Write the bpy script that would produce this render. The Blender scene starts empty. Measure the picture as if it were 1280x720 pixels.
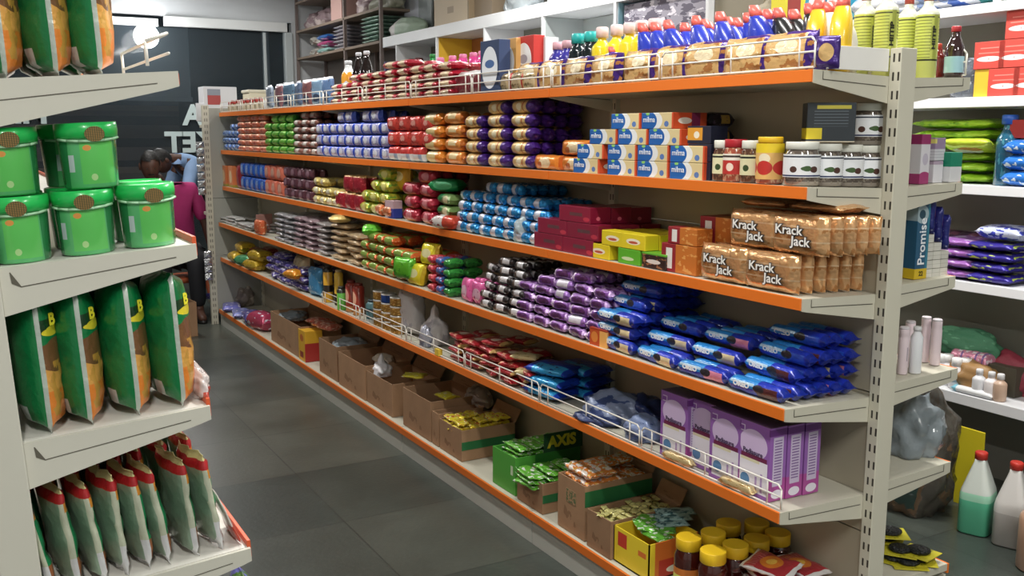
import bpy, bmesh, math, random
from mathutils import Vector, Matrix, noise
random.seed(7)
PI = math.pi
COL = bpy.context.scene.collection
# ---------------------------------------------------------------- camera solved from the photograph
CAM = Vector((-2.1299, -1.7073, 1.4975)); YAW, PITCH, ROLL, FPX = .5234, -.159, .0013, 1205.2
_f = Vector((math.sin(YAW)*math.cos(PITCH), math.cos(YAW)*math.cos(PITCH), math.sin(PITCH)))
_r = Vector((math.cos(YAW), -math.sin(YAW), 0)); _u = _r.cross(_f)
_r2 = _r*math.cos(ROLL)+_u*math.sin(ROLL); _u2 = -_r*math.sin(ROLL)+_u*math.cos(ROLL)
def at(px, py, axis, val):
    d = _f + _r2*((px-640)/FPX) - _u2*((py-360)/FPX)
    return CAM + d*((val-CAM[axis])/d[axis])
def make_camera():
    c = bpy.data.cameras.new('camera'); o = bpy.data.objects.new('camera', c); COL.objects.link(o)
    c.sensor_width = 36; c.lens = FPX/1280*36; c.clip_start = .05; c.clip_end = 60
    m = Matrix((_r2, _u2, -_f)).transposed().to_4x4(); m.translation = CAM
    o.matrix_world = m
    bpy.context.scene.camera = o
make_camera()
# ---------------------------------------------------------------- colours and materials
def rgb(h):
    h = h.lstrip('#'); v = [int(h[i:i+2], 16)/255 for i in (0, 2, 4)]
    g = .3*v[0]+.55*v[1]+.15*v[2]; v = [g+(c-g)*.93 for c in v]
    return tuple((c/12.92 if c <= .04045 else ((c+.055)/1.055)**2.4) for c in v)+(1,)
MATS = {}
def mat(key, base, rough=.45, metal=0., dec=(), bump=0., bscale=40., coat=0., trans=0., emit=0., var=.06, alpha=1., coords='Generated', nv=0., ns=6.):
    if key in MATS: return MATS[key]
    m = bpy.data.materials.new(key); m.use_nodes = True; nt = m.node_tree; N = nt.nodes; L = nt.links
    p = N['Principled BSDF']; p.inputs['Roughness'].default_value = rough; p.inputs['Metallic'].default_value = metal
    p.inputs['Coat Weight'].default_value = coat; p.inputs['Transmission Weight'].default_value = trans
    p.inputs['Alpha'].default_value = alpha
    tc = N.new('ShaderNodeTexCoord'); sx = N.new('ShaderNodeSeparateXYZ'); L.new(tc.outputs[coords], sx.inputs[0])
    ax = {'x': sx.outputs[0], 'y': sx.outputs[1], 'z': sx.outputs[2]}
    def mt(op, a, b=None):
        n = N.new('ShaderNodeMath'); n.operation = op
        for i, v in enumerate((a, b)):
            if v is None: continue
            if isinstance(v, (int, float)): n.inputs[i].default_value = v
            else: L.new(v, n.inputs[i])
        return n.outputs[0]
    def boxmask(lims):
        out = None
        for a in lims:
            lo, hi = lims[a]
            for op, v in (('GREATER_THAN', lo), ('LESS_THAN', hi)):
                if (op[0] == 'G' and v <= -9) or (op[0] == 'L' and v >= 9): continue
                q = mt(op, ax[a], v); out = q if out is None else mt('MULTIPLY', out, q)
        return out
    cn = N.new('ShaderNodeRGB'); cn.outputs[0].default_value = rgb(base); col = cn.outputs[0]
    if nv:
        ng = N.new('ShaderNodeTexNoise'); ng.inputs['Scale'].default_value = ns; ng.inputs['Detail'].default_value = 4
        L.new(tc.outputs['Object'], ng.inputs['Vector'])
        mx = N.new('ShaderNodeMixRGB'); mx.blend_type = 'MULTIPLY'; mx.inputs[0].default_value = 1
        mr = N.new('ShaderNodeMapRange'); mr.inputs[1].default_value = .3; mr.inputs[2].default_value = .7
        mr.inputs[3].default_value = 1-nv; mr.inputs[4].default_value = 1
        L.new(ng.outputs[0], mr.inputs[0]); L.new(col, mx.inputs[1]); L.new(mr.outputs[0], mx.inputs[2]); col = mx.outputs[0]
    for d in dec:
        kind = d[0]; c = rgb(d[1]); g = None
        if kind == 'b': g = boxmask(d[2])
        elif kind == 'e':        # ellipse: axes, centre, radii, extra limits
            a1, a2 = d[2]; (c1, c2), (r1, r2) = d[3], d[4]
            q1 = mt('POWER', mt('ABSOLUTE', mt('DIVIDE', mt('SUBTRACT', ax[a1], c1), r1)), 2)
            q2 = mt('POWER', mt('ABSOLUTE', mt('DIVIDE', mt('SUBTRACT', ax[a2], c2), r2)), 2)
            g = mt('LESS_THAN', mt('ADD', q1, q2), 1)
            if len(d) > 5: g = mt('MULTIPLY', g, boxmask(d[5]))
        elif kind == 's':        # stripes: axis, count, duty, limits
            g = mt('LESS_THAN', mt('FRACT', mt('MULTIPLY', ax[d[2]], d[3])), d[4])
            if len(d) > 5: g = mt('MULTIPLY', g, boxmask(d[5]))
        elif kind == 'n':        # blotches: scale, threshold, limits
            ng = N.new('ShaderNodeTexNoise'); ng.inputs['Scale'].default_value = d[2]; ng.inputs['Detail'].default_value = 3
            L.new(tc.outputs[coords], ng.inputs['Vector']); g = mt('GREATER_THAN', ng.outputs[0], d[3])
            if len(d) > 4: g = mt('MULTIPLY', g, boxmask(d[4]))
        mx = N.new('ShaderNodeMixRGB'); mx.inputs[2].default_value = c; L.new(g, mx.inputs[0]); L.new(col, mx.inputs[1]); col = mx.outputs[0]
    if var:
        oi = N.new('ShaderNodeObjectInfo'); mr = N.new('ShaderNodeMapRange'); mr.inputs[3].default_value = 1-var*2; mr.inputs[4].default_value = 1+var
        L.new(oi.outputs['Random'], mr.inputs[0]); hs = N.new('ShaderNodeHueSaturation'); L.new(mr.outputs[0], hs.inputs['Value']); L.new(col, hs.inputs['Color']); col = hs.outputs[0]
    L.new(col, p.inputs['Base Color'])
    if emit: p.inputs['Emission Strength'].default_value = emit; L.new(col, p.inputs['Emission Color'])
    if bump:
        nb = N.new('ShaderNodeTexNoise'); nb.inputs['Scale'].default_value = bscale; nb.inputs['Detail'].default_value = 3
        L.new(tc.outputs['Object'], nb.inputs['Vector']); b = N.new('ShaderNodeBump'); b.inputs['Strength'].default_value = bump; b.inputs['Distance'].default_value = .01
        L.new(nb.outputs[0], b.inputs['Height']); L.new(b.outputs[0], p.inputs['Normal'])
    MATS[key] = m; return m
def foil(key, base, dec=(), metal=.25, rough=.3, **k): return mat(key, base, rough, metal, dec, bump=k.pop('bump', .35), bscale=k.pop('bscale', 45), coat=.3, **k)
def film(key, base, alpha=.35, rough=.15, dec=(), nv=.35):
    """clear plastic: part see-through film, part milky"""
    if key in MATS: return MATS[key]
    m = mat(key, base, rough, 0, dec, bump=.9, bscale=22, var=0, coat=.5, alpha=alpha, nv=nv, ns=9); return m
# ---------------------------------------------------------------- mesh builder
class MB:
    def __init__(s): s.v = []; s.f = []; s.m = []; s.sm = []
    def add(s, vs, fs, mi=0, smooth=False, M=None):
        o = len(s.v)
        for q in vs:
            q = Vector(q); s.v.append(tuple(M @ q) if M else tuple(q))
        for f in fs: s.f.append(tuple(o+i for i in f)); s.m.append(mi); s.sm.append(smooth)
        return s
    def box(s, x0, x1, y0, y1, z0, z1, mi=0, M=None, b=0.):
        if b:
            bm = bmesh.new(); bmesh.ops.create_cube(bm, size=1, matrix=Matrix.Translation(((x0+x1)/2, (y0+y1)/2, (z0+z1)/2)) @ Matrix.Diagonal((x1-x0, y1-y0, z1-z0, 1)))
            bmesh.ops.bevel(bm, geom=bm.edges[:], offset=b, segments=2, affect='EDGES', profile=.5)
            bm.verts.index_update(); s.add([v.co for v in bm.verts], [[v.index for v in f.verts] for f in bm.faces], mi, False, M); bm.free(); return s
        return s.add([(x0,y0,z0),(x1,y0,z0),(x1,y1,z0),(x0,y1,z0),(x0,y0,z1),(x1,y0,z1),(x1,y1,z1),(x0,y1,z1)],
                     [(0,3,2,1),(4,5,6,7),(0,1,5,4),(1,2,6,5),(2,3,7,6),(3,0,4,7)], mi, False, M)
    def tube(s, pts, r, n=6, mi=0, M=None):
        pts = [Vector(p) for p in pts]
        for p, q in zip(pts, pts[1:]):
            d = (q-p).normalized(); a = d.orthogonal().normalized(); b = d.cross(a); vs = []
            for e in (p, q):
                for i in range(n):
                    t = 2*PI*i/n; vs.append(e+(a*math.cos(t)+b*math.sin(t))*r)
            s.add(vs, [(i, (i+1) % n, n+(i+1) % n, n+i) for i in range(n)]+[tuple(range(n-1, -1, -1)), tuple(range(n, 2*n))], mi, True, M)
        return s
    def loft(s, rings, n=20, mi=0, ex=2., capb=True, capt=True, M=None, smooth=True):
        """rings: (z, cx, cy, rx, ry)"""
        vs = []
        for z, cx, cy, rx, ry in rings:
            for i in range(n):
                t = 2*PI*(i+.5)/n; c, q = math.cos(t), math.sin(t)
                vs.append((cx+rx*math.copysign(abs(c)**(2/ex), c), cy+ry*math.copysign(abs(q)**(2/ex), q), z))
        k = len(rings); fs = [(j*n+i, j*n+(i+1) % n, (j+1)*n+(i+1) % n, (j+1)*n+i) for j in range(k-1) for i in range(n)]
        s.add(vs, fs, mi, smooth, M)
        o = len(s.v)-n*k
        if capb: s.f.append(tuple(o+i for i in range(n-1, -1, -1))); s.m.append(mi); s.sm.append(False)
        if capt: s.f.append(tuple(o+(k-1)*n+i for i in range(n))); s.m.append(mi); s.sm.append(False)
        return s
    def lathe(s, prof, n=20, **k): return s.loft([(z, 0, 0, r, r) for z, r in prof], n, **k)
    def mesh(s, name, mats):
        me = bpy.data.meshes.new(name); me.from_pydata(s.v, [], s.f); me.validate()
        if not isinstance(mats, (list, tuple)): mats = [mats]
        for m in mats: me.materials.append(m)
        if len(me.polygons) == len(s.f):
            for p, mi, sm in zip(me.polygons, s.m, s.sm): p.material_index = mi; p.use_smooth = sm
        me.update(); return me
def wrap(name, m, L, a, b, ex=2.4, axis='y', na=.97, nb=.12, fin=.09, fa=1., cr=.003, seed=0, nv=18, p=5., M2=None):
    """a flow-wrapped packet: puffy body between two crimped end seals. L length, a and b half widths"""
    st = [(-1, fa, .03), (-1+fin*.5, fa*.99, .03), (-1+fin, na, nb)]
    nb_ = 9
    for i in range(nb_):
        u = -1+2*(i+.5)/nb_; k = (1-abs(u)**p)**(1/p); st.append((u*(1-fin*1.25), na+(1-na)*k, nb+(1-nb)*k))
    st += [(1-fin, na, nb), (1-fin*.5, fa*.99, .03), (1, fa, .03)]
    vs = []; n = nv; sv = Vector((seed*13.7, seed*5.1, seed*9.3))
    for j, (u, A, B) in enumerate(st):
        for i in range(n):
            t = 2*PI*i/n; c, q = math.cos(t), math.sin(t)
            x = a*A*math.copysign(abs(c)**(2/ex), c); z = b*B*math.copysign(abs(q)**(2/ex), q); y = u*L/2
            if cr:
                w = noise.noise_vector(Vector((x, y, z))*38+sv)*cr
                if j in (0, 1, len(st)-1, len(st)-2): w = Vector((w.x*.3, w.y, w.z*1.6))
                x += w.x; y += w.y*.4; z += w.z
            vs.append((x, y, z))
    if axis == 'z': vs = [(z, x, y) for x, y, z in vs]         # stands up: length is height, a is width along the shelf
    elif axis == 'x': vs = [(y, x, z) for x, y, z in vs]
    elif axis == 'yv': vs = [(z, y, x) for x, y, z in vs]      # stands on its long edge
    mz = min(v[2] for v in vs); vs = [(x, y, z-mz) for x, y, z in vs]
    k = len(st); mb = MB(); fs = [(j*n+i, j*n+(i+1) % n, (j+1)*n+(i+1) % n, (j+1)*n+i) for j in range(k-1) for i in range(n)]
    mb.add(vs, fs, 0, True); mb.f += [tuple(range(n-1, -1, -1)), tuple((k-1)*n+i for i in range(n))]; mb.m += [0, 0]; mb.sm += [False, False]
    return mb.mesh(name, m)
def boxm(name, m, wx, wy, h, bev=.0015, inner=None):
    return MB().box(-wx/2, wx/2, -wy/2, wy/2, 0, h, b=min(bev, wx/4, wy/4, h/4)).mesh(name, m)
def lump(name, m, sx, sy, sz, seed=0, amp=.25, fr=2.2, sub=4, knot=False):
    bm = bmesh.new(); bmesh.ops.create_icosphere(bm, subdivisions=sub, radius=1)
    sv = Vector((seed*7.3, seed*3.1, seed*1.7))
    for v in bm.verts:
        d = v.co.copy(); k = 1+amp*noise.noise(d*fr+sv)+amp*.45*abs(noise.noise(d*fr*3+sv))+amp*.2*noise.noise(d*fr*8+sv)
        q = d*k
        if knot and d.z > .72: q.z += (d.z-.72)*2.4; q.x *= .55; q.y *= .55
        if q.z < -.55: q.z = -.55
        v.co = Vector((q.x*sx, q.y*sy, (q.z+.55)*sz))
    for f in bm.faces: f.smooth = True
    me = bpy.data.meshes.new(name); bm.to_mesh(me); bm.free(); me.materials.append(m); return me
_tx = {}
def text(s, size, m, ext=.0004, bold=0.):
    k = (s, size, m.name)
    if k in _tx: return _tx[k]
    c = bpy.data.curves.new('lettering', 'FONT'); c.body = s; c.size = size; c.extrude = ext; c.align_x = 'CENTER'; c.align_y = 'CENTER'; c.resolution_u = 3; c.offset = bold
    o = bpy.data.objects.new('lettering', c); COL.objects.link(o); bpy.context.view_layer.update()
    me = bpy.data.meshes.new_from_object(o.evaluated_get(bpy.context.evaluated_depsgraph_get())); bpy.data.objects.remove(o)
    me.materials.clear(); me.materials.append(m); _tx[k] = me; return me
def face(d, loc, roll=0):
    """matrix that stands lettering up, facing -x ('-x'), -y, +x, +y (out) or up"""
    R = {'-x': ((0,-1,0),(0,0,1),(-1,0,0)), '-y': ((1,0,0),(0,0,1),(0,-1,0)), '+x': ((0,1,0),(0,0,1),(1,0,0)), '+y': ((-1,0,0),(0,0,1),(0,1,0)), 'z': ((0,-1,0),(1,0,0),(0,0,1))}[d]
    M = Matrix(R).transposed().to_4x4(); M.translation = Vector(loc); return M @ Matrix.Rotation(roll, 4, 'Z')
# ---------------------------------------------------------------- things
class K:
    """a kind of thing: root mesh (or None for an Empty) and its parts (name, mesh, matrix[, label[, subparts]])"""
    def __init__(s, name, cat, mesh=None, parts=()): s.name = name; s.cat = cat; s.mesh = mesh; s.parts = list(parts)
LAB = {}
def part(name, mesh, parent, M=None, label=None, kind=None):
    o = bpy.data.objects.new(name, mesh); COL.objects.link(o); o.parent = parent
    if M is not None: o.matrix_local = M
    if label: o['label'] = label
    if kind: o['kind'] = kind
    return o
def bbox(me):
    c = [v.co for v in me.vertices]; return [max(q[i] for q in c)-min(q[i] for q in c) for i in range(3)]
_bb = {}
def put(k, loc, rz=0., label='', group=None, rx=0., ry=0., s=1., F=None, shared=False, cell=None):
    k = random.choice(k) if isinstance(k, (list, tuple)) else k
    if cell and k.mesh:      # keep the packet inside its own room in the pile
        if k.mesh.name not in _bb: _bb[k.mesh.name] = bbox(k.mesh)
        bx, by, bz = _bb[k.mesh.name]; c_, s_ = abs(math.cos(rz)), abs(math.sin(rz))
        f = min(1.12, (cell[0]-.001)/(bx*c_+by*s_)), min(1.12, (cell[1]-.0015)/(bx*s_+by*c_))
        if s_ > .5: f = f[1], f[0]
        s = (max(f[0], .6), max(f[1], .6), min(1.15, (cell[2]-.0006)/bz))
    o = bpy.data.objects.new(k.name, k.mesh); COL.objects.link(o)
    M = Matrix.Translation(Vector(loc)) @ Matrix.Rotation(rz, 4, 'Z') @ Matrix.Rotation(ry, 4, 'Y') @ Matrix.Rotation(rx, 4, 'X')
    if s != 1: M = M @ Matrix.Diagonal((s, s, s, 1) if isinstance(s, (int, float)) else (*s, 1))
    o.matrix_world = F @ M if F is not None else M
    o['label'] = label; o['category'] = k.cat
    if group: o['group'] = group
    LAB.setdefault(label, []).append((k.name, shared))
    for q in k.parts:
        c = part(q[0], q[1], o, q[2] if len(q) > 2 and q[2] is not None else None, q[3] if len(q) > 3 else None)
        for w in (q[4] if len(q) > 4 else ()): part(w[0], w[1], c, w[2] if len(w) > 2 else None)
    return o
def struct(name, mesh):
    o = bpy.data.objects.new(name, mesh); COL.objects.link(o); o['kind'] = 'structure'; return o
ORD = ['first', 'second', 'third', 'fourth', 'fifth', 'sixth', 'seventh', 'eighth', 'ninth', 'tenth', 'eleventh', 'twelfth', 'thirteenth', 'fourteenth', 'fifteenth', 'sixteenth', 'seventeenth', 'eighteenth', 'nineteenth', 'twentieth']
ROWN = ['bottom', 'second', 'third', 'fourth', 'fifth', 'sixth', 'seventh', 'eighth']
# ---------------------------------------------------------------- main gondola numbers
BAY = 1.2; NB = 5; T = .035
DX = [.3006, .3006, .3006, .3424, .3424, .3732]; ZS = [1.6525, 1.3665, 1.086, .8042, .5279, .115]; ZR = [1.6505, 1.3649, 1.1013, .8293, .5474, .222]
FL = -.012
def zd(s, x): return ZS[s]-(T if s < 5 else 0)*(x+DX[s])+.0025
def zr(s, x): return ZR[s]-(T if s < 5 else 0)*(DX[s]-x)+.001
ROWS = [100, 210, 310, 420, 520, 610]; ROW = [100]
def Y(px, s): return at(px, ROWS[s], 0, -DX[s]+.012).y
def pile(k, s, pf, pn, rows, h, wy, wx, nd, desc, pname, inset=.012, jit=.003, rz=0., stag=0., taper=0, back=False, flip=0., group=None, rj=.04, keep=2):
    y0, y1 = Y(pf, s), Y(pn, s); n = max(1, int((y0-y1)/wy+.3)); wy_ = (y0-y1)/n
    grp = group or (desc+'s in the '+pname)
    for r in range(max(rows) if isinstance(rows, (list, tuple)) else rows):
        c = 0
        for i in range(n):
            rr = rows[int(i*len(rows)/n)] if isinstance(rows, (list, tuple)) else rows
            if r >= rr: continue
            if taper and r and (i >= n-taper*r): continue
            c += 1
            for d in range(nd):
                top = (r == rr-1)
                if not (d == 0 or i >= n-keep-(taper*r if taper else 0) or top): continue
                x = -DX[s]+inset+(d+.5)*wx+r*stag; y = y0-(i+.5)*wy_+((r % 2)*2-1)*jit
                if x+wx/2 > -.015: continue
                z = zd(s, x)+r*h
                row = 'top' if top and rr > 1 and isinstance(rows, int) else ROWN[r]
                if d == 0:
                    lab = f"{desc}, {ORD[c-1]} from left in {row} row of {pname}" if rows != 1 else f"{desc}, {ORD[c-1]} from left in {pname}"
                    if n == 1: lab = f"{desc} in {row} row of {pname}" if rows != 1 else f"{desc} of {pname}"
                    sh = False
                else: lab = f"{desc} deeper in {pname} behind the front ones"; sh = True
                put(k, (x, y, z), rz+random.uniform(-rj, rj)*.65+(PI if flip and random.random() < flip else 0), lab, grp, shared=sh, cell=(wx, wy_, h))
# ================================================================ setting
cream = mat('cream_metal', '#cfcbb8', .45, nv=.08, ns=3, var=0)
cream2 = mat('cream_panel', '#c3bca6', .6, nv=.12, ns=2, var=0)
white = mat('white_laminate', '#e9ebee', .35, var=0)
orange = mat('orange_strip', '#f0761d', .4, var=0)
wire = mat('white_wire', '#e8e4da', .35, var=0)
slotm = mat('slotted_upright', '#cfcbb8', .45, var=0, coords='Object', dec=[
    ('s', '#37332b', 'z', 21.3, .46, {'x': (-9, -.0295), 'y': (-.0145, -.0085)}), ('s', '#37332b', 'z', 21.3, .46, {'x': (-9, -.0295), 'y': (.0015, .0075)}),
    ('s', '#37332b', 'z', 21.3, .46, {'x': (.0295, 9), 'y': (-.0145, -.0085)}), ('s', '#37332b', 'z', 21.3, .46, {'x': (.0295, 9), 'y': (.0015, .0075)})])
# floor: dark stone tiles
def floor_mat():
    m = bpy.data.materials.new('stone_floor'); m.use_nodes = True; N = m.node_tree.nodes; L = m.node_tree.links; p = N['Principled BSDF']
    tc = N.new('ShaderNodeTexCoord'); mp = N.new('ShaderNodeMapping'); mp.inputs['Location'].default_value = (.28, .12, 0); L.new(tc.outputs['Object'], mp.inputs[0])
    b = N.new('ShaderNodeTexBrick'); b.offset = 0; b.inputs['Scale'].default_value = 1; b.inputs['Brick Width'].default_value = .62; b.inputs['Row Height'].default_value = .62
    b.inputs['Mortar Size'].default_value = .003; b.inputs['Color1'].default_value = rgb('#3f4742'); b.inputs['Color2'].default_value = rgb('#5a5d54'); b.inputs['Mortar'].default_value = rgb('#383c38')
    L.new(mp.outputs[0], b.inputs['Vector'])
    n = N.new('ShaderNodeTexNoise'); n.inputs['Scale'].default_value = 2.3; n.inputs['Detail'].default_value = 8; L.new(tc.outputs['Object'], n.inputs['Vector'])
    mr = N.new('ShaderNodeMapRange'); mr.inputs[1].default_value = .3; mr.inputs[2].default_value = .7; mr.inputs[3].default_value = .72; mr.inputs[4].default_value = 1.15; L.new(n.outputs[0], mr.inputs[0])
    n2 = N.new('ShaderNodeTexNoise'); n2.inputs['Scale'].default_value = 60; n2.inputs['Detail'].default_value = 3; L.new(tc.outputs['Object'], n2.inputs['Vector'])
    mr2 = N.new('ShaderNodeMapRange'); mr2.inputs[3].default_value = .85; mr2.inputs[4].default_value = 1.15; L.new(n2.outputs[0], mr2.inputs[0])
    mm = N.new('ShaderNodeMath'); mm.operation = 'MULTIPLY'; L.new(mr.outputs[0], mm.inputs[0]); L.new(mr2.outputs[0], mm.inputs[1])
    mx = N.new('ShaderNodeMixRGB'); mx.blend_type = 'MULTIPLY'; mx.inputs[0].default_value = 1; L.new(b.outputs[0], mx.inputs[1]); L.new(mm.outputs[0], mx.inputs[2]); L.new(mx.outputs[0], p.inputs['Base Color'])
    mr3 = N.new('ShaderNodeMapRange'); mr3.inputs[3].default_value = .22; mr3.inputs[4].default_value = .42; L.new(n.outputs[0], mr3.inputs[0]); L.new(mr3.outputs[0], p.inputs['Roughness'])
    bp = N.new('ShaderNodeBump'); bp.inputs['Strength'].default_value = .15; bp.inputs['Distance'].default_value = .004; L.new(n2.outputs[0], bp.inputs['Height']); L.new(bp.outputs[0], p.inputs['Normal'])
    return m
XW, YF = 1.78, 9.4
struct('floor', MB().box(-4.6, XW+.1, -4, 15, FL-.1, FL).mesh('floor', floor_mat()))
wallm = mat('painted_wall', '#b9bcbb', .7, nv=.1, ns=1.2, var=0)
struct('ceiling', MB().box(-4.6, XW+.1, -4, YF, 3.15, 3.25).mesh('ceiling', wallm))
struct('wall_right', MB().box(XW, XW+.1, -4, YF, FL, 3.15).mesh('wall_right', mat('right_wall', '#8b8a80', .8, nv=.12, ns=1.5, var=0)))
struct('wall_left', MB().box(-4.6, -4.5, -4, YF, FL, 3.15).mesh('wall_left', wallm))
struct('wall_rear', MB().box(-4.5, XW, -4, -3.9, FL, 3.15).mesh('wall_rear', wallm))
struct('wall_far', MB().box(-4.5, XW, YF, YF+.1, 2.74, 3.15).box(1.36, XW, YF, YF+.1, FL, 2.74).mesh('wall_far', mat('far_wall_paint', '#c9cdd0', .6, nv=.06, ns=1.2, var=0)))
struct('trim_1', MB().box(-.04, 1.3, YF-.05, YF+.02, 2.63, 2.735, b=.006).box(-4.5, -.1, YF-.03, YF+.03, 2.62, 2.70, b=.004).mesh('trim_1', mat('header_paint', '#d9dcdb', .5, var=0)))
frm = mat('frame_paint', '#b4bcbd', .45, var=0)
struct('trim_2', MB().box(1.27, 1.36, YF-.04, YF+.06, FL, 2.63, b=.006).mesh('trim_2', frm))
w = struct('window_1', MB().box(-4.5, 1.27, YF+.01, YF+.02, FL, 2.62).mesh('window_1', mat('night_glass', '#66747c', .05, 0, alpha=.13, var=0)))
part('window_frame', MB().box(1.03, 1.06, YF-.01, YF+.03, FL, 2.62, b=.004).box(-1.9, -1.85, YF-.01, YF+.03, FL, 2.62, b=.004).mesh('mullion', frm), w)
lt = mat('window_lettering', '#cfe0de', .5, var=0)
for s_, px, py in (('A', 241, 145), ('KET', 238, 179), ('MI', 38, 142)):
    p = at(px, py, 1, YF-.004); part('window_lettering', text(s_, .3, lt, .002, .012), w, face('+y', p))
# the street outside, at night
struct('trim_3', MB().box(-4.6, 4, 13.6, 13.8, FL, 4).mesh('trim_3', mat('street_wall', '#74655a', .9, coords='Object', var=0, dec=[('s', '#3a3330', 'z', 3.1, .4), ('s', '#8a7664', 'z', 1.1, .1), ('b', '#1c1f22', {'x': (.9, 9)}), ('b', '#4a5358', {'z': (1.9, 9), 'x': (-9, .9)})])))
def shutter():
    mb = MB()
    mb.box(-.2, 1.0, 11.5, 11.53, 1.95, 3.3, b=.005); mb.box(-.22, 1.02, 11.49, 11.54, 1.9, 1.96, b=.005)
    return mb.mesh('hanging_sheet', mat('grey_sheet', '#6f7d86', .7, var=0))
put(K('window_shutter', 'shutter', shutter()), (-.35, 0, 0), label='grey roll-up shutter seen dimly through the dark shop window')
put(K('street_pole', 'pole', MB().tube([(0, 0, FL), (0, 0, 3.2)], .045, 12).box(-.09, .09, -.09, .09, FL, .02).mesh('pole', mat('pole_grey', '#b5c0c4', .4, var=0))), at(332, 60, 1, 11.2).xy.to_3d(), label='pale pole standing outside behind the shop window')
# ================================================================ the long gondola in the middle
def bracket(depth, mats, hb=.068):
    """side bracket: tapering plate with a folded channel"""
    mb = MB(); x0 = -depth; dz = -T*(depth-.03)
    pf = [(x0, 0, 0), (-.03, 0, dz), (-.03, 0, dz-hb), (x0+.02, 0, -.036), (x0, 0, -.032)]
    q = [(x, y+.003, z) for x, y, z in pf]; n = 5
    mb.add([(x, y-.001, z) for x, y, z in pf]+q, [tuple(range(n)), tuple(range(2*n-1, n-1, -1))]+[(i, n+i, n+(i+1) % n, (i+1) % n) for i in range(n)])
    # pressed groove
    mb.add([(x0+.03, -.0018, -.022), (-.04, -.0018, dz-.024), (-.04, -.0018, dz-.0265), (x0+.03, -.0018, -.0245)], [(0, 3, 2, 1)], 1)
    mb.add([(x0+.03, -.0018, -.004), (x0+.0325, -.0018, -.004), (x0+.0325, -.0018, -.023), (x0+.03, -.0018, -.023)], [(0, 3, 2, 1)], 1)
    return mb.mesh('bracket', mats)
dark = mat('groove_shadow_gap', '#5c584c', .8, var=0)
def mirror(me):
    m2 = me.copy()
    for v in m2.vertices: v.co.x = -v.co.x
    m2.flip_normals(); return m2
def deck_mesh(depth, z_in, t):
    mb = MB(); x0 = -depth+.004; xb = -.012
    a, b = 0, -t*(xb-x0); y0, y1 = .003, BAY-.003; th = .022
    mb.add([(x0,y0,a-th),(xb,y0,b-th),(xb,y1,b-th),(x0,y1,a-th),(x0,y0,a),(xb,y0,b),(xb,y1,b),(x0,y1,a)], [(0,3,2,1),(4,5,6,7),(0,1,5,4),(1,2,6,5),(2,3,7,6),(3,0,4,7)])
    return mb.mesh('shelf_deck', cream)
def strip_mesh(depth, h=.0303, up=0.): return MB().box(-depth-.004, -depth+.004, .002, BAY-.002, -h+up, up, b=.001).mesh('price_strip', orange)
def fence_mesh(depth, y0, y1, h=.078):
    mb = MB(); x = -depth+.008; r = .0026; z0 = .006
    ps = [(x, y0, z0), (x, y0, h-.012), (x, y0+.012, h), (x, y1-.012, h), (x, y1, h-.012), (x, y1, z0)]
    mb.tube(ps, r); mb.tube([(x, y0, z0), (x, y1, z0)], r); mb.tube([(x, y0, h*.55), (x, y1, h*.55)], r)
    for f in (.5,): mb.tube([(x, y0+(y1-y0)*f, z0), (x, y0+(y1-y0)*f, h)], r)
    mb.tube([(x, y0+.05, z0), (x, y0+.05, h)], r); mb.tube([(x, y1-.05, z0), (x, y1-.05, h)], r)
    return mb.mesh('wire_guard', wire)
g = bpy.data.objects.new('gondola_shelving', None); COL.objects.link(g); g['category'] = 'shelving'
g['label'] = 'long cream double sided shelving unit with orange price strips along the aisle'
upm = MB().box(-.03, .03, -.0175, .0175, 0, 1.725, b=.002).mesh('upright', slotm)
for i in range(NB+1): part('upright', upm, g, Matrix.Translation((0, i*BAY-.018 if i == 0 else i*BAY, FL)))
seam = mat('back_panel', '#bdb49d', .6, nv=.12, ns=2, var=0)
pm = MB()
for z0, z1 in ((.02, .4), (.404, .8), (.804, 1.2), (1.204, 1.66)): pm.box(-.010, .010, .008, BAY-.008, z0, z1)
pm = pm.mesh('back_panel', seam)
for i in range(NB): part('back_panel', pm, g, Matrix.Translation((0, i*BAY, 0)))
br = {}
for s in range(6):
    D = DX[s]; t = T if s < 5 else 0
    dk = deck_mesh(D, 0, t); st = strip_mesh(D); dkr = mirror(dk); str_ = mirror(st)
    if D not in br: bm_ = bracket(D, [cream, dark]); br[D] = (bm_, mirror(bm_))
    for i in range(NB):
        d = part('shelf_deck', dk, g, Matrix.Translation((0, i*BAY, ZS[s]))); part('price_strip', st, d, None, 'orange price strip')
        if i < 2:
            d2 = part('shelf_deck', dkr, g, Matrix.Translation((0, i*BAY, ZR[s]))); part('price_strip', str_, d2, None, 'orange red price strip')
    if s < 5:
        for i in range(NB+1):
            part('bracket', br[D][0], g, Matrix.Translation((0, i*BAY+(.0 if i == 0 else .004), ZS[s])))
        part('bracket', br[D][1], g, Matrix.Translation((0, 0, ZR[s])))
kick2 = MB().box(-.365, -.355, .003, BAY-.003, FL, .19).mesh('kick_panel', cream)
kick = MB().box(-.365, -.355, .003, BAY-.003, FL, .088).mesh('kick_panel', mat('kick_grey', '#c6c6bd', .5, nv=.08, ns=3, var=0)); kr = mirror(kick2)
for i in range(NB): part('kick_panel', kick, g, Matrix.Translation((0, i*BAY, 0)))
for i in range(2): part('kick_panel', kr, g, Matrix.Translation((0, i*BAY, 0)))
part('end_foot', MB().box(-.36, .36, .0, .012, FL, .11, b=.002).mesh('end_foot', cream), g)
part('end_stop', MB().box(-.252, -.032, -.0, .006, 1.655, 1.712, b=.001).mesh('end_stop', mat('white_card', '#f2f0ea', .5, var=0)), g)
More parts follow.
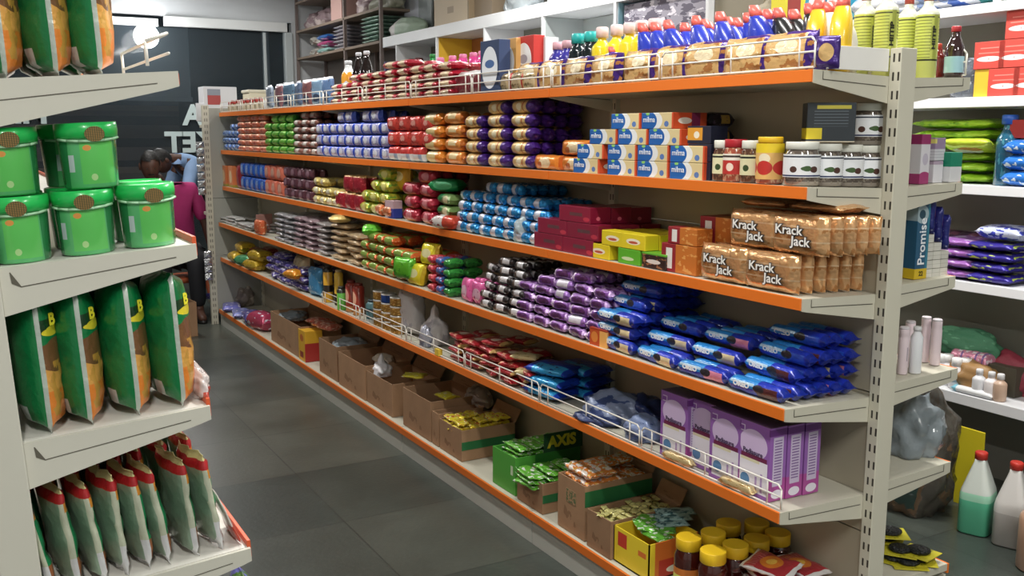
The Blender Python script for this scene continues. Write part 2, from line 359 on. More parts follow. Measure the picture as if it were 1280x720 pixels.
for i in range(NB):
    for j in range(2):
        part('wire_guard', fence_mesh(DX[0], i*BAY+j*.6+.006, i*BAY+j*.6+.594), g, Matrix.Translation((0, 0, ZS[0])))
        if i*BAY+j*.6 < 3.5: part('wire_guard', fence_mesh(DX[4], i*BAY+j*.6+.006, i*BAY+j*.6+.594, .07), g, Matrix.Translation((0, 0, ZS[4])))
part('wire_guard', mirror(fence_mesh(DX[0]-.005, .006, .594, .075)), g, Matrix.Translation((0, 0, ZR[0])))
# end cap unit at the far end, its back turned to us
e = bpy.data.objects.new('end_unit', None); COL.objects.link(e); e.location = (-.4, 6.05, FL); e['category'] = 'shelving'
e['label'] = 'cream end shelving unit with slotted post at the far end of the long shelves'
upe = MB().box(-.025, .025, -.0175, .0175, 0, 1.72).mesh('upright', mat('end_upright', '#cfcbb8', .5, coords='Object', var=0, dec=[('s', '#8a8678', 'z', 21.3, .5, {'x': (-.012, -.004)}), ('s', '#8a8678', 'z', 21.3, .5, {'x': (.004, .012)})]))
part('upright', upe, e); part('upright', upe, e, Matrix.Translation((.8, 0, 0)))
part('back_panel', MB().box(.027, .773, -.008, .008, .1, .55).box(.027, .773, -.008, .008, .554, 1.0).box(.027, .773, -.008, .008, 1.004, 1.7).mesh('back_panel', mat('end_panel', '#a9a99f', .6, var=0)), e)
for z in (.12, .5, .85, 1.2, 1.55): part('shelf_deck', MB().box(.03, .77, .02, .35, z, z+.025, b=.003).mesh('shelf_deck', cream), e)
# ================================================================ the right wall unit (white cubbies and shelves)
u = bpy.data.objects.new('cubby_shelving', None); COL.objects.link(u); u.location = (1.4, 0, FL); u['category'] = 'shelving'
u['label'] = 'tall white wall shelving with open compartments behind the long gondola'
XU = 1.4; U0, U1 = -1.6, 6.8
def ub(name, x0, x1, y0, y1, z0, z1, m, b=.002): return part(name, MB().box(x0-1.4, x1-1.4, y0, y1, z0-FL, z1-FL, b=b).mesh(name, m), u)
ub('top_board', 1.4, 1.76, U0, U1, 2.276, 2.366, white)
ub('back_board', 1.745, 1.765, U0, U1, .4, 2.276, mat('unit_back', '#8d8c7f', .7, nv=.1, ns=2, var=0))
for z0, z1, y1 in ((1.962, 2.0, U1), (1.602, 1.642, U1), (1.258, 1.296, U1), (.866, .905, U1), (.395, .44, U1)): ub('shelf_board', 1.4, 1.744, U0+.02, y1-.02, z0, z1, white)
for i in range(10):
    y = 6.5-.83*i
    if y > U0: ub('divider', 1.402, 1.744, y-.012, y+.012, 2.0, 2.276, white)
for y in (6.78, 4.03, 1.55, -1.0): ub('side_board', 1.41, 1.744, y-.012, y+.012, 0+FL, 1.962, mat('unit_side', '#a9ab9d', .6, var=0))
# coloured lining of some compartments
def lining(y0, y1, m1, m2, lab):
    o = part('lining', MB().box(-1.4+1.725, -1.4+1.742, y0+.014, y1-.014, 2.003-FL, 2.273-FL, 0).box(.02, .33, y1-.018, y1-.013, 2.003-FL, 2.273-FL, 1).mesh('lining', [m1, m2]), u, None, lab)
lining(4.84, 5.67, mat('lining_brown', '#b5703a', .6, var=0), mat('lining_yellow', '#e8b52a', .6, var=0), 'brown and yellow lining')
lining(3.18, 4.01, mat('lining_pale', '#b4bcbb', .6, var=0), mat('lining_pale2', '#aeb6b6', .6, var=0), 'pale grey lining')
lining(2.35, 3.18, mat('lining_blue', '#2f6f9f', .5, var=0, dec=[('b', '#5fa0c8', {'z': (.45, .6)})]), mat('lining_blue2', '#87b4c4', .5, var=0), 'blue lining')
# brown wooden racks further back on the right wall
r = bpy.data.objects.new('wooden_rack', None); COL.objects.link(r); r.location = (1.4, 6.85, FL); r['category'] = 'rack'
r['label'] = 'brown wooden wall rack full of folded packs in the far right corner'
wd = mat('rack_wood', '#8a7868', .7, nv=.2, ns=5, var=0)
for z in (1.5, 1.9, 2.335, 2.635, 2.95): part('shelf_board', MB().box(0, .36, .02, 2.5, z, z+.025, b=.002).mesh('shelf_board', wd), r)
for y in (.0, .95, 2.5): part('upright', MB().box(.0, .03, y, y+.03, 0, 3.1).box(.33, .36, y, y+.03, 0, 3.1).mesh('upright', mat('rack_upright', '#7b6d68', .6, var=0)), r)
part('back_board', MB().box(.365, .375, 0, 2.53, 0, 3.1).mesh('back_board', mat('rack_back', '#6d6660', .8, var=0)), r)
# ================================================================ left gondola: leans a little away from the aisle
LEAN = math.radians(2.95)
FLM = Matrix.Translation((-2.013, 0, FL)) @ Matrix.Rotation(-LEAN, 4, 'Y')
LD = [.305, .305, .3, .346, .36]; LZ = [1.598, 1.307, 1.017, .733, .46]; LT = .022
lg = bpy.data.objects.new('gondola_shelving', None); COL.objects.link(lg); lg.matrix_world = FLM; lg['category'] = 'shelving'
lg['label'] = 'cream shelving unit at the left edge with green buckets and snack bags on it'
def lzd(s, x): return LZ[s]+LT*(x-LD[s])+.001
lup = mat('left_upright', '#cbc9bb', .5, nv=.06, ns=3, var=0)
um = MB().box(-.06, 0, -.0175, .0175, 0, 1.95, b=.002).mesh('upright', lup)
part('upright', um, lg)
for i in range(1, 4): part('upright', um, lg, Matrix.Translation((0, i*BAY, 0)))
for i in range(3): part('back_panel', MB().box(-.04, -.02, .02, BAY-.02, .05, 1.9).mesh('back_panel', seam), lg, Matrix.Translation((0, i*BAY, 0)))
strip_red = mat('left_strip', '#d9572a', .45, var=0)
for s in range(5):
    D = LD[s]; dz = -LT*D
    n = 5; pf = [(D, 0, 0), (0, 0, dz), (0, 0, dz-.078), (D-.02, 0, -.03), (D, 0, -.025)]
    mb = MB().add([(x, y-.004, z) for x, y, z in pf]+[(x, y+.004, z) for x, y, z in pf], [tuple(range(n-1, -1, -1)), tuple(range(n, 2*n))]+[(i, (i+1) % n, n+(i+1) % n, n+i) for i in range(n)])
    mb.add([(.03, -.0052, dz*.9-.034), (D-.035, -.0052, -.02), (D-.035, -.0052, -.0185), (.03, -.0052, dz*.9-.0325)], [(0, 1, 2, 3)], 1)
    mb.add([(.015, -.0052, dz-.008), (.0165, -.0052, dz-.008), (.03, -.0052, dz-.0325), (.03, -.0052, dz-.034), (.0165, -.0052, dz-.026)], [(0, 4, 3, 2, 1)], 1)
    bl = mb.mesh('bracket', [lup, dark])
    for i in range(4): part('bracket', bl, lg, Matrix.Translation((0, i*BAY, LZ[s])))
    for i in range(3):
        a, b = dz, 0; y0, y1 = .006, BAY-.006; th = .02
        d = part('shelf_deck', MB().add([(0,y0,a-th),(D-.004,y0,b-th),(D-.004,y1,b-th),(0,y1,a-th),(0,y0,a),(D-.004,y0,b),(D-.004,y1,b),(0,y1,a)], [(0,3,2,1),(4,5,6,7),(0,1,5,4),(1,2,6,5),(2,3,7,6),(3,0,4,7)]).mesh('shelf_deck', mat('left_deck', '#dcdad0', .45, var=0)), lg, Matrix.Translation((0, i*BAY, LZ[s])))
        part('price_strip', MB().box(D-.004, D+.003, y0, y1, -.022, .012 if s else -.003, b=.001).mesh('price_strip', strip_red), d, None, 'orange red price strip')
part('wire_guard', MB().tube([(.26, .01, .01), (.26, .01, .05), (.296, .01, .062), (.296, .5, .062), (.296, .5, .0)], .003).tube([(.296, .01, .03), (.296, .5, .03)], .0025).mesh('wire_guard', wire), lg, Matrix.Translation((0, 0, LZ[0])))
# ================================================================ lights
def area(loc, sx, sy, e, rot=(0, 0, 0), c=(1, .98, .94)):
    l = bpy.data.lights.new('lamp', 'AREA'); l.shape = 'RECTANGLE'; l.size = sx; l.size_y = sy; l.energy = e; l.color = c
    o = bpy.data.objects.new('lamp', l); COL.objects.link(o); o.location = loc; o.rotation_euler = rot; return o
tubes = [(-1.1, .2, 44), (-1.1, 3.4, 40), (-1.1, 6.6, 36), (.85, .4, 60), (.85, 3.6, 46), (.75, 8.1, 15), (-2.4, -2.3, 60), (-.5, -2.6, 56), (-3.2, 3, 20)]  # all out of view; rearmost tube added, its neighbour raised, to brighten shelf ends
tm = mat('tube_glow', '#ffffff', .4, emit=3, var=0); hs_ = mat('tube_housing', '#e4e4e0', .5, var=0)
tk = K('ceiling_light', 'ceiling light', MB().box(-.04, .04, -.63, .63, .03, .07, b=.004).mesh('housing', hs_), [('tube', MB().tube([(0, -.6, .012), (0, .6, .012)], .014, 10).mesh('tube', tm), None, 'glowing glass tube')])
for i, (x, y, e_) in enumerate(tubes):
    area((x, y, 3.04), .12, 1.2, e_)
    put(tk, (x, y, 3.075), label='white ceiling tube light above the shop, rearmost one added for brightness', group='ceiling tube lights', shared=True)
bp_ = at(183, 45, 1, YF-.3)
put(K('bulb_lamp', 'lamp', MB().lathe([(-.10, .05), (-.095, .08), (-.06, .115), (0, .125), (.05, .11), (.08, .05)], 24, M=Matrix.Rotation(PI/2, 4, 'X')).mesh('bulb', mat('bulb_glow', '#ffffff', .3, emit=30, var=0)),
      [('bracket', MB().tube([(0, .08, 0), (0, .28, -.02)], .02, 8).mesh('bracket', hs_))]), bp_, label='bright round bulb glaring in front of the far shop window')
pl = bpy.data.lights.new('lamp', 'POINT'); pl.energy = 10; pl.shadow_soft_size = .12; po = bpy.data.objects.new('lamp', pl); COL.objects.link(po); po.location = bp_+Vector((0, -.25, 0))
W = bpy.data.worlds.new('world'); bpy.context.scene.world = W; W.use_nodes = True
W.node_tree.nodes['Background'].inputs[0].default_value = (.5, .6, .75, 1); W.node_tree.nodes['Background'].inputs[1].default_value = .04
sc = bpy.context.scene; vs_ = sc.view_settings; vs_.view_transform = 'Standard'; vs_.look = 'None'; vs_.gamma = 1; vs_.use_curve_mapping = False; vs_.exposure = 0
# ================================================================ product kinds
RX = Matrix.Rotation
def TR(x, y, z): return Matrix.Translation((x, y, z))
def rolls(name, cat, m, L, r, n=3, ex=2., na=.45, fa=.75, cr=.003, axis='y', b=None, fin=.1, nb=None, p=6.):
    return [K(name, cat, wrap(name, m, L, r, b or r, ex, axis, na, nb if nb is not None else na*.7, fin, fa, cr, seed=i+len(name), p=p)) for i in range(n)]
def pill(name, cat, m, L, a, b, n=3, axis='y', cr=.004, ex=2.6): return rolls(name, cat, m, L, a, n, ex, .97, 1., cr, axis, b, .07, .12, 4.)
def boxk(name, cat, m, wx, wy, h, parts=()): return K(name, cat, boxm(name, m, wx, wy, h), parts)
def lbl(m, wx, wz, x): return None
PK = 'packet'
# --- upper shelf
salmon = rolls('biscuit_roll', PK, foil('salmon_foil', '#e07a5c', [('b', '#c2402f', {'y': (.42, .58)}), ('b', '#f3c3a0', {'z': (.72, 9)})]), .15, .026)
grnroll = rolls('biscuit_roll', PK, foil('green_foil', '#5fb02c', [('n', '#a8e05a', 5, .55), ('b', '#2c7a22', {'y': (-9, .12)})]), .15, .027)
brnroll = rolls('biscuit_roll', PK, foil('brown_silver_foil', '#8d5f52', [('b', '#d8cfc6', {'y': (.3, .7)}), ('b', '#7a3b35', {'z': (-9, .3)})]), .16, .026)
blupk = pill('biscuit_packet', PK, foil('blue_white_foil', '#2b62b4', [('n', '#c9dcee', 5, .55)]), .1, .03, .026)
lav = pill('biscuit_packet', PK, foil('lavender_foil', '#b3b2dc', [('b', '#2a47b0', {'z': (.86, 9)}), ('b', '#2f4fc0', {'y': (-9, .12)}), ('e', '#eef0fa', 'yz', (.55, .5), (.28, .25)), ('n', '#6b74c4', 6, .62)]), .115, .032, .03, n=4, axis='yv')
redpk = pill('biscuit_packet', PK, foil('red_foil', '#d8433a', [('e', '#f2a79a', 'yz', (.5, .5), (.2, .2)), ('n', '#b02a2a', 5, .6)]), .11, .036, .03, axis='yv')
redwh = pill('biscuit_packet', PK, foil('red_white_foil', '#e4e6ea', [('b', '#d23c38', {'z': (.5, 9)}), ('b', '#9fb2cf', {'y': (.1, .3), 'z': (-9, .5)})]), .11, .036, .03, axis='yv')
ygroll = rolls('biscuit_roll', PK, foil('cream_orange_foil', '#e8cf8e', [('b', '#e88a2a', {'y': (-9, .35)}), ('b', '#f5e9c0', {'z': (.7, 9), 'y': (.3, .9)}), ('b', '#7ebd3a', {'y': (.86, 9)})]), .16, .029)
orroll = rolls('biscuit_roll', PK, foil('orange_gold_foil', '#eb9440', [('b', '#f3d9a0', {'y': (.3, .7), 'z': (.4, 9)}), ('b', '#c96a20', {'y': (-9, .1)})]), .16, .029)
purg = rolls('cream_biscuit_roll', PK, foil('purple_gold_foil', '#47207f', [('b', '#e6c27c', {'y': (.3, .86)}), ('e', '#f7ecc8', 'yz', (.6, .5), (.1, .3)), ('b', '#b5522c', {'y': (.42, .46)}), ('n', '#6d3fae', 9, .62, {'y': (-9, .28)})]), .155, .029, na=.5, fa=.9)
purgB = purg[:2]+rolls('cream_biscuit_roll', PK, MATS['purple_gold_foil'], .15, .028, n=2)
orpk = pill('cookie_packet', PK, foil('orange_cookie_foil', '#f08a2c', [('e', '#f7dcae', 'yz', (.5, .5), (.22, .36)), ('e', '#c96b35', 'yz', (.68, .35), (.09, .2)), ('b', '#d9621c', {'y': (-9, .08)})]), .17, .034, .032, axis='yv')
milk = mat('milk_box', '#e3cf98', .4, dec=[('e', '#eef1f2', 'yz', (.75, .5), (.42, .7), {'x': (-9, .1)}), ('e', '#1763b8', 'yz', (.82, .5), (.32, .62), {'x': (-9, .1)}), ('e', '#8ed06a', 'yz', (.8, .93), (.06, .09), {'x': (-9, .1)}), ('e', '#5b7fc0', 'yz', (.2, .3), (.07, .18), {'x': (-9, .1)}), ('b', '#e0532c', {'y': (-9, .04)}), ('e', '#f5f1ea', 'xz', (.35, .5), (.2, .2), {'y': (-9, .04)}), ('b', '#8c2a5a', {'y': (-9, .04), 'x': (.55, .8)})])
wl = mat('white_lettering', '#f4f6fa', .5, var=0)
milkb = boxk('milk_powder_box', 'box', milk, .13, .15, .0475)
milkb.parts = [('lettering', text('milma', .024, wl), face('-x', (-.0655, .038, .027)))]
darkpk = pill('snack_packet', PK, foil('dark_pack_foil', '#241f2e', [('b', '#caa24a', {'y': (.2, .5), 'z': (.3, .8)}), ('n', '#5b4a66', 6, .62)]), .1, .03, .025)
# jars
def jar(name, r, h, lid, lidm, bodym, labm, lz=(.18, .66), cat='jar', lh=.18, n=24):
    body = MB().lathe([(0, r*.92), (.004, r), (h*(1-lh)-.02, r), (h*(1-lh)-.006, r*.86), (h*(1-lh), r*.84)], n).mesh('glass_body', bodym)
    l = MB().lathe([(h*(1-lh)-.002, r*.86), (h*(1-lh), r*.9), (h-.002, r*.9), (h, r*.87)], n).mesh('lid', lidm)
    la = MB().lathe([(h*lz[0], r*1.012), (h*lz[1], r*1.012)], n, capb=False, capt=False).mesh('paper_label', labm)
    return K(name, cat, None, [('glass_body', body), ('lid', l, None, lid), ('paper_label', la)])
glass_brown = mat('jar_brown', '#5a3a2c', .12, coat=.6, bump=.2, dec=[('n', '#8d6a50', 8, .6)])
glass_pink = mat('jar_pickle', '#a5523e', .12, coat=.6, dec=[('n', '#c99a7a', 7, .55)])
glass_grey = mat('jar_dark', '#5b5048', .1, coat=.7, dec=[('b', '#8f857a', {'z': (-9, .12)}), ('n', '#83786b', 8, .6)])
lid_w = mat('lid_white', '#e8e8dc', .45); lid_r = mat('lid_red', '#b5202c', .4); lid_y = mat('lid_yellow', '#f2c01e', .4)
lab_dates = mat('label_dates', '#e9ebee', .5, dec=[('b', '#343a4a', {'z': (.86, .93)}), ('e', '#4e2f27', 'xz', (.22, .34), (.1, .14), {'y': (-9, .5)}), ('e', '#3d5a2c', 'xz', (.08, .38), (.07, .12), {'y': (-9, .5)}), ('e', '#4e2f27', 'yz', (.6, .34), (.1, .14), {'x': (-9, .5)}), ('b', '#23305c', {'z': (.03, .1)}), ('s', '#b9bcc4', 'z', 9, .25, {'x': (.5, 9), 'z': (.15, .85)})])
lab_red = mat('label_red', '#f0e8da', .5, dec=[('b', '#3c2a26', {'z': (.82, .92)}), ('b', '#c42f2a', {'z': (.0, .68)}), ('e', '#f3d9c6', 'yz', (.5, .35), (.16, .2))])
lab_grn = mat('label_green', '#e9e6b8', .5, dec=[('b', '#2a2d28', {'z': (.82, .92)}), ('e', '#38502a', 'yz', (.55, .35), (.14, .16)), ('e', '#38502a', 'xz', (.4, .35), (.14, .16))])
lab_kiss = mat('label_yellow', '#e9b768', .5, dec=[('b', '#f1d020', {'z': (.74, 9)}), ('e', '#f2e3c0', 'yz', (.5, .58), (.22, .14)), ('e', '#cc2f28', 'yz', (.5, .32), (.3, .2)), ('e', '#cc2f28', 'xz', (.4, .32), (.3, .2))])
jw = jar('dates_jar', .045, .108, 'cream white lid', lid_w, glass_grey, lab_dates, (.2, .72), lh=.16)
jr = jar('pickle_jar', .034, .115, 'red lid', lid_r, glass_pink, lab_red)
jg = jar('pickle_jar', .032, .112, 'white lid', lid_w, glass_brown, lab_grn)
jk = jar('jam_jar', .036, .122, 'yellow lid', lid_y, glass_pink, lab_kiss, (.1, .86), lh=.12)
# bottles
def bottle(name, prof, h, bodym, capm, capr, caph, cat='bottle', lab=None, ex=2., ry=1., n=20, capl=None):
    b = MB().loft([(z, 0, 0, r, r*ry) for r, z in prof], n, ex=ex).mesh('body', bodym)
    c = MB().lathe([(h-.002, capr), (h+caph-.003, capr), (h+caph, capr*.85)], 16).mesh('cap', capm)
    ps = [('body', b), ('cap', c, None, capl)]
    if lab:
        z0, z1, m = lab; rr = max(r for r, z in prof)
        ps.append(('paper_label', MB().loft([(z0, 0, 0, rr*1.012, rr*ry*1.012), (z1, 0, 0, rr*1.012, rr*ry*1.012)], n, ex=ex, capb=False, capt=False).mesh('paper_label', m)))
    return K(name, cat, None, ps)
def prof(r, h, nr, sh=.7, k=5):
    out = [(r*.9, 0), (r, .006), (r, h*sh)]
    for i in range(1, k+1):
        t = i/k; out.append((nr+(r-nr)*(1+math.cos(PI*t))/2, h*(sh+(.96-sh)*t)))
    return out+[(nr, h)]
def toilet(m, capm):
    """bottle with a slanting duck neck"""
    R = [(0, 0, 0, .026, .042), (.006, 0, 0, .028, .046), (.09, 0, 0, .028, .046), (.118, 0, .006, .028, .042), (.14, 0, .014, .026, .035), (.16, 0, .024, .021, .026), (.17, 0, .030, .018, .020)]
    b = MB().loft(R, 20, ex=2.3).mesh('body', m)
    c = MB().loft([(.168, 0, .029, .019, .020), (.186, 0, .037, .0175, .018), (.2, 0, .043, .0125, .014)], 14).mesh('nozzle_cap', capm)
    return K('toilet_cleaner_bottle', 'bottle', None, [('body', b), ('nozzle_cap', c, None, 'coral red slanting cap')])
coral = mat('coral_cap', '#f0685c', .35)
tb = {c: toilet(mat('cleaner_'+c, h, .3, coat=.4), coral) for c, h in (('blue', '#2b3fc4'), ('black', '#1f2224'), ('white', '#e6e6e0'), ('yellow', '#f3c320'))}
hit = bottle('hair_oil_bottle', prof(.043, .265, .017, .82), .265, mat('oil_yellow', '#d3d872', .18, coat=.5, dec=[('b', '#eef0d8', {'z': (.74, 9)})]), mat('cap_brick', '#b3473c', .4), .018, .026,
    lab=(.06, .215, mat('label_oil', '#c9d15c', .4, dec=[('b', '#2b2d16', {'z': (.93, .96)}), ('s', '#5f642a', 'z', 15, .28, {'x': (.62, .95), 'y': (-9, .5)}), ('s', '#5f642a', 'z', 15, .2, {'x': (-9, .2)}), ('b', '#a9b14a', {'x': (.3, .52)}), ('b', '#e4e89a', {'x': (.6, .95), 'z': (.1, .4)}), ('b', '#333518', {'z': (.0, .04)})])), capl='brick red cap')
tdk = mat('black_lettering', '#22240f', .5, var=0)
hit.parts.append(('lettering', text('HI!TIP', .03, tdk, .0004, .0015), face('-y', (-.017, -.0425, .137), PI/2)))
# ---- TOP of the gondola -----------------------------------------------------
def top_row(k, px0, px1, n, xin, desc, tail, grp, rz=0., dz=0., jit=.006, s=0):
    y0, y1 = Y(px0, s), Y(px1, s)
    for i in range(n):
        y = y0+(y1-y0)*(i+.5)/n
        x = -DX[s]+xin
        lab = f"{desc}, {ORD[i]} from left {tail}" if n > 1 else f"{desc} {tail}"
        put(k, (x+random.uniform(-jit, jit), y+random.uniform(-jit, jit), zd(s, x)+dz), rz+random.uniform(-.08, .08), lab, grp)
def yx(px, X): return at(px, ROW[0], 0, X).y
def row_at(k, pxs, X, z, desc, tail, grp, rz=0., jr=.06, s=1.):
    for i, px in enumerate(pxs):
        lab = f"{desc}, {ORD[i]} from left {tail}" if len(pxs) > 1 else f"{desc} {tail}"
        put(k, (X, yx(px, X), z), rz+random.uniform(-jr, jr), lab, grp if len(pxs) > 1 else None, s=s)
# tall wrappers standing behind the wire guard, purple and gold
gp = foil('gold_purple_wrapper', '#dcb273', [('b', '#40207a', {'y': (-9, .13)}), ('b', '#40207a', {'y': (.93, 9)}), ('n', '#b5763c', 4, .56), ('e', '#f3e3bd', 'yz', (.45, .6), (.2, .18)), ('b', '#4d2a86', {'z': (.9, 9), 'y': (-9, .5)})])
leanpk = [K('cream_biscuit_packet', PK, wrap('biscuit_packet', gp, .2, .05, .022, 2.6, 'yv', .97, .15, .1, 1., .005, seed=i)) for i in range(3)]
for i, px in enumerate((663, 691, 722, 757, 800, 838, 880, 932, 982)):
    X = -DX[0]+.045
    put(leanpk, (X, yx(px, X), zd(0, X)), random.uniform(-.12, .12), f"gold and purple biscuit packet, {ORD[i]} from left leaning behind top wire guard", 'biscuit packets behind the top wire guard', ry=.12)
pst = [K('cream_biscuit_packet', PK, wrap('biscuit_packet', foil('purple_wrapper_round', '#42217e', [('e', '#e0b878', 'yz', (.5, .5), (.3, .27))]), .08, .03, .013, 2.6, 'z', .97, .15, .12, 1., .004, seed=5))]
put(pst, (-DX[0]+.05, yx(1033, -DX[0]+.05)-.0, zd(0, -.26)), .35, 'upright purple biscuit packet with round gold picture at near shelf end')
# toilet cleaners etc
bl = [(812, 0), (829, 0), (846, 0), (861, 1), (876, 0), (888, 1), (893, 2), (905, 0), (918, 1), (930, 2), (944, 1), (950, 0), (965, 1)]
for i, (px, d) in enumerate(bl):
    X = -.19+.05*d; put(tb['blue'], (X, yx(px, X), zd(0, X)), random.uniform(-.3, .3), f"blue slant-necked cleaner bottle with coral cap, {ORD[i]} from left on top shelf", 'blue cleaner bottles on the top shelf', rx=random.uniform(-.06, .06), s=.96 if d == 0 else .93)
put(tb['blue'], (-.235, yx(770, -.235), zd(0, -.235)), .2, 'small blue cleaner bottle standing in front of the yellow bottles', s=.62)
for i, (px, d) in enumerate([(980, 0), (999, 1), (1018, 0)]):
    X = -.16+.05*d; put(tb['black'], (X, yx(px, X), zd(0, X)), random.uniform(-.3, .3), f"black slant-necked cleaner bottle with coral cap, {ORD[i]} from left", 'black cleaner bottles on the top shelf', s=.92)
for i, (px, d) in enumerate([(1027, 1), (1040, 0), (1052, 1)]):
    X = -.14+.04*d; put(tb['white'], (X, yx(px, X), zd(0, X)), random.uniform(-.3, .3), f"white slant-necked cleaner bottle with coral cap, {ORD[i]} from left", 'white cleaner bottles on the top shelf', s=.92)
for i, (px, X) in enumerate([(1018, -.17), (1036, -.12), (1048, -.17)]):
    put(tb['yellow'], (X, yx(px, X), zd(0, X)), -.9, f"yellow slant-necked cleaner bottle beside hair oil bottles, {ORD[i]} from left", 'yellow cleaner bottles at the near end of the top shelf', s=.97)
for i, (px, yy) in enumerate([(1078, .075), (1104, .0), (1131, .0), (1155, -.0)]):
    p = at(px, 95, 1, (.11, .035, .10, .03)[i]); p.z = zd(0, min(p.x, 0)) if p.x < .0 else ZR[0]-.008
    put(hit, p, (.3, .0, .4, .1)[i], f"tall yellow hair oil bottle with brick cap, {ORD[i]} from left by the post", 'yellow hair oil bottles on top by the post', s=(.68, .68, .77))
# yellow squeeze bottles with pink white caps
yb = bottle('dish_soap_bottle', prof(.034, .155, .014, .78), .155, mat('soap_yellow', '#f5dc1e', .3, coat=.4), mat('cap_pinkwhite', '#f0d2cf', .4), .019, .03, ry=.8, capl='pale pink cap')
row_at(yb, (752, 770, 786, 801, 817), -.16, zd(0, -.16), 'yellow soap bottle with pale cap', 'on top shelf', 'yellow soap bottles on the top shelf', s=1.12)
db = bottle('dark_bottle', prof(.03, .15, .02, .8), .15, mat('dark_liquid', '#152026', .2, coat=.6, dec=[('b', '#8fb9bd', {'z': (-9, .16)})]), mat('cap_cyan', '#2cc0bd', .35), .022, .03, capl='turquoise cap')
row_at(db, (722, 738), -.16, zd(0, -.16), 'dark bottle with turquoise cap', 'on top shelf', 'dark bottles with turquoise caps', s=1.1)
pb = bottle('violet_bottle', prof(.03, .14, .016, .75), .14, mat('violet_plastic', '#3a34a8', .3, coat=.5), mat('cap_palepink', '#e8b3bf', .4), .018, .024, capl='pale pink cap')
row_at(pb, (697, 709), -.16, zd(0, -.16), 'violet bottle with pale pink cap', 'on top shelf', 'violet bottles on the top shelf', s=1.1)
# display cartons with white emblems
def emblem_box(name, base, em, wx, wy, h, extra=()):
    return boxk(name, 'box', mat(name+base, base, .45, dec=list(extra)+[('e', '#f2f3f5', 'yz', (.5, .58), (.4, .3), {'x': (-9, .1)}), ('e', em, 'yz', (.5, .6), (.2, .08), {'x': (-9, .1)})]), wx, wy, h)
def put_box(k, px, X, z, lab, rz=0., **kw): return put(k, (X, yx(px, X), z), rz, lab, **kw)
nb = boxk('display_carton', 'box', mat('navy_carton', '#33456a', .4, dec=[('e', '#e6edf6', 'yz', (.5, .48), (.42, .4), {'x': (-9, .1)}), ('e', '#4a6ea8', 'yz', (.5, .55), (.25, .08), {'x': (-9, .1)})]), .05, .15, .2)
put_box(nb, 619, -.262, zd(0, -.262), 'navy display carton with large white oval on top shelf')
put_box(emblem_box('display_carton', '#e0a95e', '#c46a4e', .05, .15, .21), 640, -.19, zd(0, -.19), 'tan display carton with white round emblem on top shelf')
put_box(emblem_box('display_carton', '#c8322c', '#a8a2b0', .05, .15, .215, [('b', '#efe7e4', {'z': (-9, .14)})]), 661, -.17, zd(0, -.17), 'red display carton with white round emblem on top shelf')
put_box(boxk('display_carton', 'box', mat('plain_white_carton', '#e8ebf0', .5), .06, .1, .21), 681, -.12, zd(0, -.12), 'plain white carton beside the red emblem carton')
tan = pill('sachet_packet', PK, foil('tan_sachet', '#cdb890', [('n', '#8f7a52', 5, .58), ('b', '#a83030', {'y': (-9, .1)})]), .1, .035, .03, axis='yv')
row_at(tan, (636, 652, 668), -.25, zd(0, -.25), 'small tan sachet packet', 'below emblem cartons', 'tan sachet packets under the emblem cartons')
# dark red packs with white top
dr = pill('snack_packet', PK, foil('maroon_top', '#7d2430', [('b', '#ece6e4', {'z': (.82, 9)})]), .14, .05, .035, axis='yv')
row_at(dr, (572, 587, 601), -.22, zd(0, -.22), 'maroon packet with white top edge', 'left of navy carton', 'maroon packets beside the navy carton')
# stacks of red and tan biscuit packets
rt = pill('biscuit_packet', PK, foil('red_tan_foil', '#b82338', [('b', '#d7bf9a', {'y': (.28, .8), 'x': (-9, .6)}), ('b', '#e7d8c0', {'z': (.8, 9), 'y': (.3, .75)}), ('n', '#8c1626', 6, .64)]), .15, .05, .0195)
pile(rt, 0, 409, 562, [3, 4, 4, 4, 5, 5, 4, 4, 4], .0375, .15, .1, 2, 'red and tan biscuit packet', 'top shelf stack', inset=.02, rj=.1, keep=0)
# coffee pouches
for j, (px, c) in enumerate([(337, '#8f9db0'), (349, '#8a5f66'), (361, '#5f7f9c'), (373, '#5b6d8c'), (385, '#8c5a5c'), (398, '#7fa0c0'), (410, '#6688b8')]):
    kk = [K('drink_pouch', 'pouch', wrap('drink_pouch', foil('pouch_'+c[1:], c, [('e', '#3c4a64', 'yz', (.5, .3), (.3, .14)), ('b', '#dfe3ea', {'z': (.92, 9)}), ('n', '#3b4c66', 4, .63)]), .16, .07, .02, 2.6, 'z', .97, .2, .08, 1., .005, seed=j))]
    put(kk, (-.24, yx(px, -.24), zd(0, -.24)), random.uniform(-.2, .2), f"{['grey blue','red brown','steel blue','slate blue','dull red','light blue','bright blue'][j]} standing drink pouch, {ORD[j]} from left on top shelf", 'drink pouches at the far end of the top shelf')
sj = bottle('essence_bottle', prof(.017, .06, .01, .7), .06, mat('essence_body', '#b6a890', .3), mat('cap_dullred', '#b23a34', .4), .012, .018)
row_at(sj, [286+5.6*i for i in range(8)], -.25, zd(0, -.25), 'tiny jar with red cap', 'at far end', 'tiny red capped jars at the far end')
row_at(sj, [290+5.8*i for i in range(7)], -.19, zd(0, -.19)+.0, 'tiny jar with red cap, back row,', 'at far end', 'tiny red capped jars at the far end', s=1.25)
